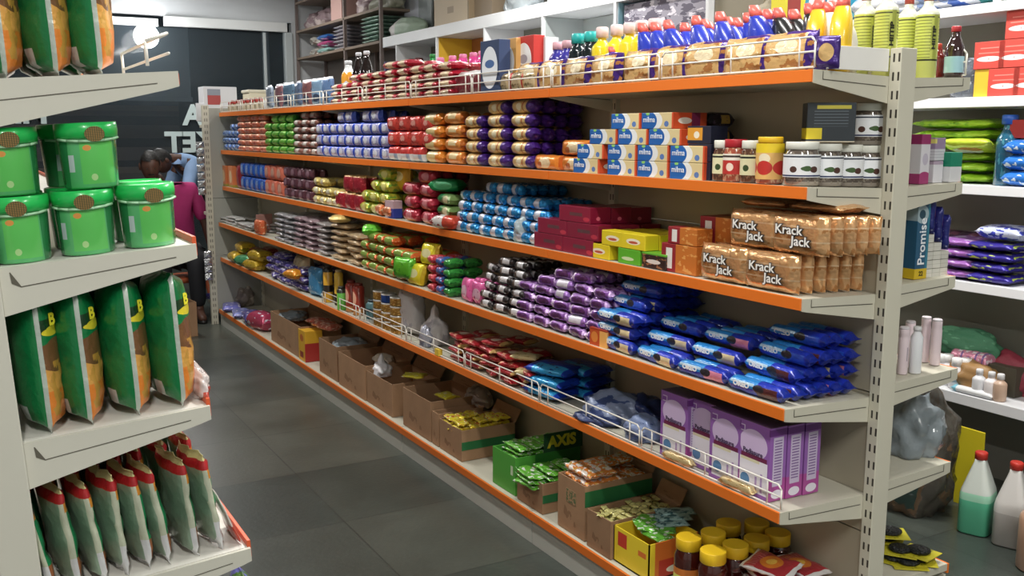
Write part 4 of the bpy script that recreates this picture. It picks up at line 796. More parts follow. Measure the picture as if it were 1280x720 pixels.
on(4, bag(silver_bag, .08, .14, .14, 1), 295, -.2, 'silvery crumpled bag at the far end of the fifth shelf')
rr_ = pill('snack_packet', PK, foil('dull_red_pk', '#9c3a34', [('n', '#c97a5c', 5, .6)]), .22, .05, .025, n=2)
pile(rr_, 4, 303, 318, 3, .045, .25, .1, 2, 'dull red packet', 'far end stack', rj=.2, inset=.08)
yg_ = [pill('snack_packet', PK, foil('mustard_pk', '#d0ac2c', [('n', '#8a6a1c', 5, .6)]), .2, .06, .04, n=2), pill('snack_packet', PK, foil('green_pk', '#4fa06a', [('n', '#206a3c', 5, .6)]), .2, .06, .04, n=2)]
for i, (px, x, z, c) in enumerate([(306, -.30, 0, 0), (318, -.29, .0, 1), (316, -.26, .08, 0), (328, -.3, .0, 0), (333, -.28, .07, 0)]):
    on(4, yg_[c], px, x, f"{'mustard' if c == 0 else 'green'} packet, {ORD[i]} from left in far heap on fifth shelf", random.uniform(-.5, .5), z, 'mustard and green packets at the far end')
vs2 = pill('snack_packet', PK, foil('purple_silver_pk', '#54489a', [('n', '#d7d4e2', 4, .54)]), .2, .06, .035, n=4, cr=.007)
pile(vs2, 4, 338, 384, [3, 4, 3, 3, 2], .05, .2, .12, 2, 'purple and silver packet', 'fifth shelf heap', rj=.5)
on(4, pill('snack_packet', PK, foil('amber_pk', '#e8921c', [('n', '#fbd05c', 5, .6)]), .14, .05, .03, 1), 375, -.33, 'amber packet at shelf edge below the purple heap', .3, .07)
on(4, pill('snack_packet', PK, foil('cream_pk', '#cdbf9c', [('n', '#9c8a5c', 5, .6)]), .19, .1, .05, 1, 'yv'), 386, -.24, 'cream upright packet left of the sky blue one', .1)
on(4, K('snack_packet', PK, wrap('snack_packet', foil('sky_pk', '#4d9fd8', [('n', '#bfe0f2', 5, .62)]), .17, .085, .03, 2.6, 'z', .97, .2, .08, 1, .006, seed=3)), 401, -.28, 'sky blue standing packet on the fifth shelf', .1)
can = lambda key, c, dec, r, h, capc: bottle('spray_can', [(r, 0), (r, .004), (r, h-.012), (r*.7, h)], h, mat('can_'+key, c, .3, coat=.4, dec=dec), mat('cancap_'+key, capc, .4), r*.72, .012)
on(4, can('amber', '#e0a82c', [('b', '#2a231c', {'z': (.3, .5)}), ('b', '#2a231c', {'z': (.88, 9)})], .028, .2, '#2b2320'), 415, -.29, 'tall amber can with black band on the fifth shelf')
on(4, can('amber2', '#e6bc3c', [('b', '#2a231c', {'z': (-9, .35)})], .026, .19, '#d8c89a'), 428, -.27, 'tall yellow can behind the green and yellow tube')
on(4, can('lime', '#66c04c', [('b', '#e9e02c', {'y': (.5, 9)}), ('b', '#20241c', {'z': (.8, 9)})], .026, .12, '#20221c'), 431, -.315, 'green and yellow tube with black cap behind wire guard')
for i, px in enumerate((443, 452)): on(4, can('red', '#a83a2c', [('e', '#e2a88c', 'yz', (.5, .55), (.35, .25)), ('b', '#c98a4c', {'z': (-9, .2)})], .032, .16, '#7a2a20'), px, -.28, f"red can with pale picture, {'left' if i == 0 else 'right'} of the pair", grp='red cans')
on(4, can('teal', '#4f7a80', [('b', '#22363c', {'z': (.55, .7)}), ('b', '#c3cac8', {'z': (-9, .2)})], .035, .11, '#28363c'), 469, -.3, 'teal can with dark band on the fifth shelf')
tin = [bottle('food_tin', [(.039, 0), (.04, .003), (.039, .02), (.04, .041), (.039, .043)], .043, mat('amber_tin', '#b4833c', .3, .5, dec=[('n', '#e0b868', 6, .56), ('b', '#dfe0dc', {'z': (.85, 9)})]), mat('tin_lid', '#c9cac4', .3, .6), .031, .002)]
tinb = [bottle('food_tin', [(.039, 0), (.04, .003), (.039, .02), (.04, .041), (.039, .043)], .043, mat('blue_tin', '#2c4f9c', .3, .4, dec=[('b', '#dfe0dc', {'z': (.85, 9)})]), mat('tin_lid', '#c9cac4', .3, .6), .031, .002)]
for c, px in enumerate((479, 489, 500)):
    for r in range(4): on(4, tinb if (c == 1 and r == 3) else tin, px, -.29, f"{'blue' if (c == 1 and r == 3) else 'amber'} food tin, {ROWN[r]} of {ORD[c]} stack from left", 0, r*.0462, 'stacked food tins')
on(4, K('rice_sack', 'sack', wrap('rice_sack', white_bag, .23, .075, .05, 2.6, 'z', .9, .3, .08, .9, .01, seed=9)), 517, -.24, 'tall whitish plastic sack standing on the fifth shelf', .2)
on(4, bag(silver_bag, .03, .03, .06, 7), 534, -.3, 'small crinkled silver bag beside the whitish sack')
on(4, bag(white_bag, .06, .07, .085, 4, True), 545, -.24, 'knotted white plastic bag left of the red packets')
on(4, boxk('snack_box', 'box', mat('yellow_tag', '#e8c53c', .5), .02, .04, .03), 549, -.335, 'tiny yellow carton at the wire guard')
rh = pill('snack_packet', PK, foil('red_meal_foil', '#b3222c', [('n', '#e0a080', 4, .6), ('e', '#e9d3c0', 'yx', (.5, .4), (.18, .25)), ('b', '#d8b06a', {'y': (-9, .1)})], bump=.5), .15, .055, .017, n=5, cr=.006)
pile(rh, 4, 557, 661, [4, 4, 5, 4, 3], .03, .15, .115, 2, 'red meal packet', 'fifth shelf heap', rj=.5, jit=.012, flip=.5)
brn = pill('snack_packet', PK, foil('brown_meal_foil', '#8a6038', [('n', '#c79a5c', 4, .55)]), .16, .06, .02, n=3)
for i in range(4): on(4, brn, 640+8*i, -.1, f"brown meal packet, {ORD[i]} from left at the back of fifth shelf", .3, .04*(i % 2)+.0, 'brown packets at the back of the fifth shelf')
tpk = pill('sachet_packet', PK, foil('cream_strip', '#e0cf9a', [('n', '#b99a5a', 5, .6)]), .12, .04, .012, n=2)
for i in range(2): on(4, tpk, 657+6*i, -.25-.03*i, f"cream packet, {'upper' if i == 0 else 'lower'} one between red and blue packets", .6, .1-.04*i, 'cream packets beside the red heap')
bpm = foil('blue_meal_foil', '#1c3fb4', [('b', '#2fa0dc', {'y': (.1, .9), 'x': (-9, .34)}), ('n', '#0f2a80', 5, .6), ('b', '#1c3fb4', {'y': (.78, .9)})], bump=.4)
bpk = pill('biscuit_packet', PK, bpm, .21, .07, .02, n=3)
for i, (px, x, z, rz) in enumerate([(690, -.25, 0, .12), (692, -.245, .041, .2), (694, -.235, .082, .3), (728, -.13, 0, .1), (728, -.13, .041, .15), (728, -.13, .082, .1)]):
    k_ = random.choice(bpk); 
    if i == 1: k_ = K('biscuit_packet', PK, k_.mesh, [('lettering', text('Dark', .04, wl, .0003, .0008), face('z', (-.02, .0, .0405)))])
    on(4, k_, px, x, f"large flat blue packet, {ORD[i]} up the blue stack on fifth shelf", rz, z, 'large flat blue packets')
on(4, bag(dusk_bag, .085, .11, .06, 11), 768, -.22, 'pale blue plastic bag lying on the fifth shelf, upper left one', .3, 0)
on(4, bag(navy_bag, .07, .085, .06, 14), 805, -.14, 'dark navy plastic bag behind the pale blue ones', .2, .0)
on(4, bag(mat('dusk_bag_small', '#7d8fb8', .35, .1, bump=.6, bscale=25, dec=[('n', '#4a5f96', 2.5, .56)]), .055, .07, .05, 17), 806, -.265, 'small blue grey plastic bag touching the purple boxes', .1, .0)
on(4, bag(mat('dark_slate_bag', '#3a4876', .35, bump=.5), .04, .09, .02, 19), 745, -.30, 'flattened dark blue plastic bag at the wire guard', .2, 0)
pbm = mat('nutrition_box', '#9860b4', .35, coat=.3, dec=[('e', '#d9c0e8', 'yz', (.5, .70), (.42, .2), {'x': (-9, .05)}), ('b', '#efeaf4', {'y': (.06, .9), 'z': (.06, .5), 'x': (-9, .05)}), ('b', '#7a2a52', {'y': (.08, .86), 'z': (.5, .56), 'x': (-9, .05)}), ('b', '#e6ddb8', {'y': (.3, .86), 'z': (.46, .5), 'x': (-9, .05)}), ('b', '#d8c4e6', {'y': (.76, .93), 'z': (.84, .93), 'x': (-9, .05)}), ('b', '#8a50a8', {'y': (.79, .93), 'z': (.855, .915), 'x': (-9, .05)}), ('e', '#5c8ec0', 'yz', (.72, .2), (.14, .08), {'x': (-9, .05)}), ('b', '#b89ace', {'y': (.2, .26), 'z': (.08, .34), 'x': (-9, .05)}), ('b', '#b89ace', {'y': (.36, .42), 'z': (.08, .28), 'x': (-9, .05)}), ('b', '#b24a9c', {'y': (-9, .04), 'z': (-9, .3)}),
    ('b', '#cfc0dc', {'y': (-9, .04), 'x': (.2, .8), 'z': (.2, .86)}), ('s', '#7f5a9c', 'z', 26, .42, {'y': (-9, .04), 'x': (.28, .72), 'z': (.25, .82)}), ('e', '#e9e4f2', 'xz', (.5, .09), (.34, .06), {'y': (-9, .04)}), ('b', '#6d2f86', {'y': (-9, .04), 'z': (.88, .97)}), ('b', '#5a3a5c', {'z': (.992, 9)})])
pbx = boxk('nutrition_box', 'box', pbm, .06, .125, .205, [('lettering', text('Pediasure', .019, mat('grey_purple_letter', '#4d3a5c', .5, var=0), .0003, .0004), face('-x', (-.0315, .0, .122)))])
for c, px in enumerate((845, 876, 910, 946)):
    for d in range(3):
        X = -DX[4]+.052+d*.064; y = yx(px, -DX[4]+.03)
        lab = f"tall purple and white box, {ORD[c]} from left in front row" if d == 0 else (f"tall purple box in near column, {ORD[d]} from front" if c == 3 else 'tall purple box standing behind the front row')
        put(pbx, (X+(.0 if c != 1 else .02), y, zd(4, X)), random.uniform(-.008, .008), lab, 'tall purple and white boxes', shared=(d > 0 and c < 3)) if not (c == 1 and d == 3) else None
tn = pill('snack_packet', PK, foil('tan_flat', '#dcc48e', [('n', '#b98f50', 5, .58)]), .14, .012, .014, n=2)
for i, px in enumerate((850, 925)): on(4, tn, px, -.328, f"thin tan packet lying in front of purple boxes, {'left' if i == 0 else 'right'}", 0, 0, 'thin tan packets')
ROW[0] = 610
# ---- bottom shelf (s=5): cartons -----------------------------------------------
cbd = mat('cardboard', '#a9825f', .8, nv=.15, ns=9, bump=.1, var=.08, dec=[('n', '#8a6647', 2.2, .66)])
cbdi = mat('cardboard_inside', '#8f6c4c', .85, var=0)
grnp = mat('green_print', '#1f6a38', .6, var=0)
def carton(wx, wy, h, mark=None, flaps=True, t=.004):
    mb = MB(); a, b = wx/2, wy/2
    mb.box(-a, a, -b, b, 0, t); mb.box(-a, -a+t, -b, b, t, h); mb.box(a-t, a, -b, b, t, h); mb.box(-a+t, a-t, -b, -b+t, t, h); mb.box(-a+t, a-t, b-t, b, t, h)
    ps = []
    if flaps:
        f = MB().add([(a, -b, h-.002), (a, b, h-.002), (a+.03, b, h+.05), (a+.03, -b, h+.05)], [(0, 1, 2, 3)]).add([(a+.004, -b, h-.002), (a+.004, b, h-.002), (a+.034, b, h+.05), (a+.034, -b, h+.05)], [(3, 2, 1, 0)])
        ps.append(('flap', f.mesh('flap', cbd)))
    if mark == 'band': ps.append(('printed_band', MB().box(-a+.0, a, -b-.0012, -b-.0002, h*.35, h*.62).mesh('printed_band', grnp), None, 'dark green printed band'))
    if mark == 'leaf':
        ps.append(('printed_band', MB().box(-a+.0, a, -b-.0012, -b-.0002, h*.62, h*.9).mesh('printed_band', grnp), None, 'dark green printed band'))
        ps.append(('printed_mark', MB().box(-a-.0012, -a-.0002, -.03, .03, h*.55, h*.8, b=.0004).mesh('printed_mark', mat('leaf_mark', '#5d6a44', .7, dec=[('n', '#a9825f', 6, .5)])), None, 'faded green printed mark'))
    return K('cardboard_carton', 'carton', mb.mesh('cardboard_carton', cbd), ps)
def yb_(pf, pn, s=5, ins=.025): y0, y1 = yx(pf, -DX[s]+ins), yx(pn, -DX[s]+ins); return (y0+y1)/2, (y0-y1)
def crt(pf, pn, wx_, h, lab, mark=None, inset=.025, flaps=True, grp='open cardboard cartons on the bottom shelf'):
    wx = wx_*.87; y, w = yb_(pf, pn, 5, inset); X = -DX[5]+inset+wx/2
    put(carton(wx, w*.965, h, mark, flaps), (X, y, zd(5, X)), 0, lab, grp); return X, y, w, h
def heap(kk, x0, x1, y0, y1, z, nx, ny, layers, lh, desc, grp, rj=.15, turn=.3):
    """loose packets in layers, each in its own room so that none cuts through another"""
    for l in range(layers):
        for i in range(nx):
            for j in range(ny):
                if l == layers-1 and random.random() < .3: continue
                cx, cy = (x1-x0)/nx, (y1-y0)/ny; rz = random.uniform(-rj, rj)+(PI if random.random() < .5 else 0)
                if random.random() < turn and .6 < cx/cy < 1.7: rz += PI/2
                put(kk, (x0+(i+.5)*cx, y0+(j+.5)*cy, z+l*lh+.0005), rz, desc, grp, shared=True, cell=(cx, cy, lh-.0004))
def fillpk(c, kk, n, desc, grp, mess=.6, nx=4, ny=1, layers=3, lh=.02):
    X, y, w, h = c
    heap(kk, X-.125, X+.12, y-w*.42, y+w*.42, zd(5, 0)+h-layers*lh*.55, nx, ny, layers, lh, desc, grp)
def filler(c, m, lab, amt=.8):
    X, y, w, h = c
    return None
s6 = lambda key, base, dec=(), **k: foil(key, base, dec, **k)
c0m = boxk('detergent_box', 'box', mat('purple_mix', '#5a6ac0', .4, dec=[('n', '#b03a6c', 3, .55)]), .12, .2, .08)
mix = [(281, '#3d4db8', 'blue', .05), (288, '#3fb09c', 'turquoise', .04), (300, '#7a7ad0', 'periwinkle', .05), (312, '#8a92d8', 'pale violet', .05), (325, '#5f5aa8', 'violet', .09), (337, '#b83a5c', 'raspberry', .13)]
for i, (px, c, nm, h) in enumerate(mix):
    on(5, pill('detergent_bag', 'bag', foil('mix'+c[1:], c, [('n', '#e2dcec', 4, .62)]), .26, .07, h/2, 1), px, -.3, f"{nm} flat packet at the far end of the bottom shelf", random.uniform(-.3, .3))
on(5, bag(mat('grey_brown_film', '#8d8078', .3, .1, bump=.6, bscale=25, dec=[('n', '#b8aca0', 3, .55)]), .09, .22, .12, 21), 312, -.15, 'brownish plastic wrapped bundle at the far end of the bottom shelf')
on(5, bag(silver_bag, .05, .12, .04, 23), 306, -.13, 'silvery crumpled bag on top of brownish bundle', 0, .19)
c1 = crt(346, 383, .3, .2, 'open cardboard carton, farthest one on the bottom shelf')
on(5, bag(mat('grey_film', '#93a0a8', .25, .1, bump=.6, bscale=25, dec=[('n', '#c3ccd0', 3, .58)]), .1, .13, .04, 25), 372, -.2, 'grey clear film bulging out of the farthest carton', 0, .13)
on(5, boxk('tea_box', 'box', mat('yellow_tea', '#e8b02a', .4, dec=[('b', '#b8322c', {'y': (-9, .05), 'z': (-9, .6)}), ('e', '#c8682c', 'yz', (.5, .75), (.25, .12)), ('b', '#9a3a2c', {'z': (.1, .3), 'y': (.3, .8)})]), .11, .13, .19), 394, -.3, 'yellow and red box standing between the cartons')
rp_ = pill('snack_packet', PK, foil('coral_pk', '#cf6a54', [('n', '#efc0a8', 5, .55)]), .14, .05, .02, n=2)
c2 = crt(404, 426, .28, .2, 'open cardboard carton right of the yellow box')
for i in range(3): on(5, rp_, 404+7*i, -.22, f"coral packet on the carton by the yellow box, {ORD[i]} from left", .4, .2+.0*i, 'coral packets on a carton')
c3 = crt(427, 460, .3, .185, 'open cardboard carton with clear film inside, fourth from right of eight', None, .02)
on(5, bag(MATS['grey_film'], .1, .12, .045, 27), 443, -.2, 'clear grey film bag lying in a mid shelf carton', 0, .135)
c4 = crt(461, 493, .3, .165, 'open cardboard carton holding a knotted white bag')
on(5, bag(mat('bright_white_bag', '#e3e2e6', .35, bump=.5, bscale=20), .05, .06, .05, 29, True), 480, -.26, 'bright white knotted bag in a carton', 0, .125)
on(5, bag(mat('beige_bag', '#d9cbb8', .4, bump=.5, bscale=20), .05, .09, .03, 31), 483, -.15, 'beige flattened bag behind the bright white one', 0, .13)
c5 = crt(505, 540, .3, .185, 'open cardboard carton with one yellow packet showing')
yl = foil('chips_yellow', '#e6dc3a', [('n', '#f6f3c8', 5, .6), ('b', '#c9a81c', {'y': (-9, .08)})])
ylp = pill('snack_packet', PK, yl, .12, .04, .01, n=3, cr=.006)
on(5, ylp, 520, -.22, 'bright yellow packet lying in a tall carton', .8, .18)
c6 = crt(541, 549, .26, .15, 'small open carton with yellow packet on top')
on(5, ylp, 560, -.2, 'bright yellow packet on the small carton', .1, .152)
c7 = crt(550, 578, .3, .135, 'open cardboard carton heaped with yellow chips packets', 'band')
chp = pill('snack_packet', PK, foil('chips_yellow_red', '#ecd634', [('n', '#d2602c', 4, .6), ('n', '#fbf7dc', 6, .62), ('b', '#b89a20', {'y': (-9, .07)})]), .13, .045, .011, n=5, cr=.008)
fillpk(c7, chp, 18, 'yellow and red chips packet in the carton left of the green box', 'yellow chips packets in a carton', nx=5, ny=2, layers=3)
on(5, bag(MATS['grey_brown_film'], .05, .1, .05, 33), 600, -.09, 'brownish wrapped bundle behind the yellow chips packets', 0, .14)
# green carton with lettering
gy, gw = yb_(616, 644)
gk = carton(.3, gw, .15, None, False); gk = K('green_carton', 'carton', gk.mesh.copy(), [])
gk.mesh.materials.clear(); gk.mesh.materials.append(mat('green_carton', '#4fa83a', .5, dec=[('b', '#2c7a2a', {'x': (.3, 9), 'y': (-9, .05)}), ('b', '#c9e0b8', {'x': (-9, .03), 'y': (.1, .2), 'z': (.5, .75)})]))
gk.parts = [('flap', MB().box(-.02, .16, -gw/2, -gw/2+.004, .1505, .225).mesh('flap', mat('dark_green_flap', '#1c4f2a', .6)), None, 'dark green flap'), ('lettering', text('AXIS', .062, mat('yellow_lettering', '#d9cf2c', .5, var=0), .0004, .003), face('-y', (.062, -gw/2-.0015, .188)))]
put(gk, (-DX[5]+.025+.15, gy, zd(5, 0)), 0, 'green carton with yellow capital lettering on its side')
gpk = pill('snack_packet', PK, foil('green_white_pk', '#6cc23c', [('n', '#eef5ea', 5, .58), ('n', '#2a7a2c', 4, .64)]), .13, .05, .01, n=4, cr=.007)
fillpk((-.19, gy, gw, .15), gpk, 9, 'green and white packet in the green carton', 'green packets in the green carton', nx=4, ny=1)
c8 = crt(646, 679, .2, .115, 'low open carton of green packets in front of green box', 'band', .02, False)
fillpk((c8[0], c8[1], c8[2], c8[3]), gpk, 6, 'green and white packet in the low carton', 'green packets in the low carton', nx=3, ny=1)
c9 = crt(697, 732, .33, .195, 'tall open carton with orange and white packets, green band', 'leaf', .02)
owp = pill('snack_packet', PK, foil('orange_white_pk', '#e88a3c', [('n', '#f4ece4', 4, .52), ('n', '#d8c060', 5, .62)]), .14, .055, .016, n=4, cr=.01)
fillpk(c9, owp, 9, 'orange and white packet in the tall carton', 'orange packets in the tall carton', nx=4, ny=2, lh=.03)
c10 = crt(734, 765, .33, .13, 'wide open carton filled with pale yellow sachets', None, .012)
sac = pill('sachet_packet', PK, foil('pale_yellow_sachet', '#ddd68a', [('n', '#b3a848', 6, .6), ('b', '#5c5424', {'y': (.3, .36)})]), .085, .018, .008, n=5, cr=.006)
X, y, w, h = c10
heap(sac, X-.14, X+.14, y-w*.43, y+w*.43, zd(5, 0)+h-.035, 8, 3, 3, .013, 'pale yellow sachet in the wide carton beside the honey jars', 'pale yellow sachets in the wide carton', .5)
# yellow red display box
yy, yw = yb_(769, 814)
dk = K('display_box', 'box', MB().box(-.1, .1, -yw/2, -yw/2+.004, 0, .12).box(-.1, .1, yw/2-.004, yw/2, 0, .12).box(-.1, -.096, -yw/2, yw/2, 0, .12).box(.096, .1, -yw/2, yw/2, 0, .12).box(-.1, .1, -yw/2, yw/2, 0, .004).mesh('display_box', mat('sauce_box', '#efd32a', .45, dec=[('b', '#cf3a28', {'x': (-9, .03), 'y': (.62, .88), 'z': (.5, .9)}), ('b', '#e0722a', {'x': (-9, .03), 'y': (.08, .3), 'z': (.55, .7)}), ('b', '#e0722a', {'y': (-9, .03), 'x': (.12, 9)}), ('b', '#c83a28', {'y': (-9, .03), 'z': (-9, .5), 'x': (.2, 9)}), ('e', '#f0ead8', 'xz', (.55, .2), (.2, .1), {'y': (-9, .03)})])))
put(dk, (-.25, yy, zd(5, 0)), 0, 'yellow and red display box of sachets left of the honey jars')
for i in range(5): put(gpk, (-.27+.035*(i % 3), yy+(-.03+.02*i), zd(5, 0)+.105+.004*i), .9*i, f"green and white sachet, {ORD[i]} of the bunch in the yellow red box", 'green sachets in the yellow red box', s=.7)
stl = foil('teal_silver_pk', '#9fc4c4', [('n', '#3c6c74', 5, .55)], metal=.3)
for i in range(3): put(pill('sachet_packet', PK, stl, .13, .03, .008, 1), (-.2+.03*i, yy-.0+.02*i, zd(5, 0)+.12+.006*i), 1.2, f"teal and silver sachet strip, {ORD[i]} from front behind the yellow red box", 'teal sachet strips')
# honey jars
hj = jar('honey_jar', .043, .2, 'yellow lid', mat('lid_golden', '#f0c419', .45), mat('honey_dark', '#45140e', .06, coat=1.), mat('honey_label', '#dfe06a', .45, dec=[('n', '#6f9a3a', 4, .6), ('b', '#c8702c', {'z': (.75, 9)})]), (.12, .55), lh=.17)
jp = [(861, 670), (891, 664), (923, 680), (887, 690), (899, 706), (914, 652), (968, 658), (945, 668)]
HJ = []
for i, (px, py) in enumerate(jp):
    p = at(px, py, 2, ZS[5]+.2)
    for q in HJ:
        dv = Vector((p.x-q.x, p.y-q.y)); 
        if dv.length < .0865: dv = dv.normalized()*.087; p.x = q.x+dv.x; p.y = q.y+dv.y
    p.x = min(p.x, -.06); HJ.append(p)
for _ in range(200):
    for a_ in range(len(HJ)):
        for b_ in range(a_):
            dv = Vector((HJ[a_].x-HJ[b_].x, HJ[a_].y-HJ[b_].y))
            if dv.length < .088: dv = dv.normalized()*(.0885-dv.length)/2; HJ[a_].x += dv.x; HJ[a_].y += dv.y; HJ[b_].x -= dv.x; HJ[b_].y -= dv.y
        HJ[a_].x = max(-.315, min(HJ[a_].x, -.06)); HJ[a_].y = max(HJ[a_].y, .275)
for i, p in enumerate(HJ):
    put(hj, (p.x, p.y, zd(5, 0)), random.uniform(-.5, .5), f"dark honey jar with golden lid, {ORD[i]} of the cluster on bottom shelf", 'dark honey jars with golden lids', s=.98)
rcm = foil('red_snack_mat', '#b8343c', [('e', '#e8832c', 'xy', (.5, .5), (.3, .22)), ('e', '#f5c04c', 'xy', (.5, .5), (.15, .1)), ('s', '#d8807c', 'x', 12, .3, {'y': (.7, .92)}), ('b', '#e8e4e2', {'y': (-9, .08)}), ('b', '#e8e4e2', {'y': (.93, 9)}), ('b', '#e8e4e2', {'x': (-9, .07)})], bump=.4)
rcp = pill('snack_packet', PK, rcm, .16, .06, .012, n=4, cr=.006)
n_ = 0
for l in range(7):
    for j, x in enumerate((-.285, -.165, -.085)):
        if (j == 0 and l > 4) or (j == 2 and l < 3) or (j == 2 and l > 5): continue
        if j == 2: x = -.095
        if j == 1 and l >= 3: x = -.2
        put(rcp, (x, .15+random.uniform(-.012, .012), ZS[5]+l*.0262+.003), random.uniform(-.3, .3), f"red and white snack packet, {ORD[n_]} up the heap by the end post", 'red and white snack packets in a heap', ry=random.uniform(-.12, .02)*(l > 3), s=.92); n_ += 1
# ================================================================ left gondola goods
LI = FLM.inverted()
def lloc(px, py, Yp, s, dy=0.):
    q = LI @ at(px, py, 1, Yp); return Vector((q.x, Yp+dy, lzd(s, q.x)))
def putL(k, loc, rz, lab, grp=None, **kw): return put(k, loc, rz, lab, grp, F=FLM, **kw)
# large snack bags standing edge on, their side seals towards us
bagm = foil('snack_bag_green', '#0b7c40', [('b', '#e0a24a', {'x': (.5, 9), 'z': (-9, .62)}), ('b', '#e8842c', {'x': (.5, 9), 'z': (-9, .3)}), ('e', '#7a5230', 'yz', (.16, .54), (.2, .12), {'x': (.5, 9)}), ('n', '#c9953c', 5, .56, {'x': (.5, 9), 'z': (.12, .5)}), ('b', '#173d1e', {'x': (.52, 9), 'z': (.7, .8)}), ('e', '#e8d82a', 'yz', (.16, .71), (.15, .035), {'x': (.5, 9)}), ('b', '#cfd8d6', {'x': (-9, .42), 'y': (.22, .4), 'z': (.06, .19)}), ('b', '#b5bfb4', {'x': (.44, .53), 'y': (-9, .08)}), ('b', '#c8cfc8', {'z': (-9, .035)})], bump=.35, metal=.1)
lbag = []
ylt = mat('bag_yellow_letter', '#e8e02a', .5, var=0)
for i in range(4):
    me = wrap('snack_bag', bagm, .24, .085, .04, 1.75, 'z', .92, .12, .05, .95, .004, seed=i+2, p=4.)
    lbag.append(K('snack_bag', 'bag', me, [('lettering', text('B', .028, ylt, .0003, .001), Matrix.Translation((.0235, -.0655, .19)) @ Matrix.Rotation(.85, 4, 'Z') @ face('-y', (0, 0, 0)))]))
def seal_row(kinds, seals, s, desc, tail, grp, dy, Yp=.012, rz=.06, sc=1.):
    for i, (px, py) in enumerate(seals):
        p = lloc(px, py, Yp, s); p.y = Yp+dy
        putL(kinds[i % len(kinds)], p, rz, f"{desc}, {ORD[i]} from left {tail}", grp, s=sc)
seal_row(lbag, [(62, 545), (112, 535), (172, 518), (228, 500)], 2, 'large green and gold snack bag', 'on third shelf of left unit', 'green and gold snack bags on the left unit', .085)
seal_row(lbag, [(4, 92), (68, 90), (124, 88)], 0, 'large green and gold snack bag', 'on top shelf of left unit', 'green and gold snack bags on the left unit', .085)
for c in range(4):
    for r in (2, 0):
        if r == 0 and c == 3: continue
        p = lloc((62, 112, 172, 228)[c] if r else (4, 68, 124)[c], 520 if r else 90, .012, r); p.y = .275
        putL(random.choice(lbag), p, -.1, 'large green and gold snack bag behind the front ones of the left unit', 'green and gold snack bags on the left unit', shared=True)
putL(K('plastic_bag', 'bag', lump('plastic_bag', film('clear_film_red', '#e3dad6', .7, dec=[('b', '#c83a22', {'z': (-9, .35), 'x': (.4, 9)})]), .02, .09, .035, 41)), lloc(252, 498, .06, 2, .05), 0, 'crinkled clear wrapper with red edge at the left unit shelf tip')
# green buckets
bkm = mat('bucket_green', '#58bd72', .25, coat=.5, dec=[('b', '#62d060', {'x': (.3, .86), 'y': (-9, .4), 'z': (.08, .82)}), ('e', '#e79a4a', 'xz', (.42, .72), (.07, .05), {'y': (-9, .4)}), ('e', '#b9e89a', 'xz', (.5, .2), (.055, .06), {'y': (-9, .4)}), ('b', '#c9d8dc', {'x': (.06, .2), 'y': (-9, .4), 'z': (.3, .6)}), ('b', '#2b8a4c', {'x': (-9, .12)}), ('b', '#2b8a4c', {'x': (.88, 9)})], alpha=.93)
bkl = mat('bucket_lid', '#1fc456', .3, coat=.4); embl = mat('woven_emblem', '#6b5a2c', .7, var=0, dec=[('s', '#a8783c', 'x', 9, .4), ('s', '#38401c', 'z', 9, .4)])
def bucket():
    body = MB().lathe([(0, .040), (.003, .0425), (.085, .0455), (.092, .046)], 28).mesh('tub', bkm)
    lid = MB().lathe([(.082, .0485), (.094, .0495), (.106, .0485), (.107, .046), (.104, .044)], 28).mesh('lid', bkl)
    hd = MB(); pts = [(.0492*math.cos(a), .0492*math.sin(a), .083-.006*math.sin(-a*1)) for a in [(-PI/2)+t for t in (-1.2, -.8, -.4, 0, .4, .8, 1.2)]]
    hd.tube(pts, .0022)
    em = MB().loft([(-.0006, 0, 0, .0155, .0125), (.0012, 0, 0, .0155, .0125)], 18, M=Matrix.Translation((.006, -.0505, .088)) @ Matrix.Rotation(PI/2, 4, 'X')).mesh('round_emblem', embl)
    return K('lidded_bucket', 'bucket', None, [('tub', body), ('lid', lid, None, 'bright green lid'), ('handle', hd.mesh('handle', mat('bucket_handle', '#a9dcb0', .4)), None, 'pale thin handle'), ('round_emblem', em, None, 'brown woven round emblem')])
bk = bucket()
G = 'green lidded buckets on the left unit'
lx = [lloc(px, 300, .055, 1).x for px in (26, 109, 180)]
lx[1] = max(lx[1], lx[0]+.1); lx[2] = max(lx[2], lx[1]+.1)
for i, x in enumerate(lx): putL(bk, (x, .055, lzd(1, x)), random.uniform(-.2, .2), f"green lidded bucket, {ORD[i]} from left in lower row", G)
for i, x in enumerate((lx[0]-.004, lx[1]+.018)): putL(bk, (x, .056, lzd(1, x)+.1085), random.uniform(-.2, .2), f"green lidded bucket, {ORD[i]} from left in upper row", G)
for i, x in enumerate(lx):
    for r in range(2 if i < 2 else 1): putL(bk, (x, .165, lzd(1, x)+r*.1085), .3, 'green lidded bucket behind the front buckets', G, shared=True)
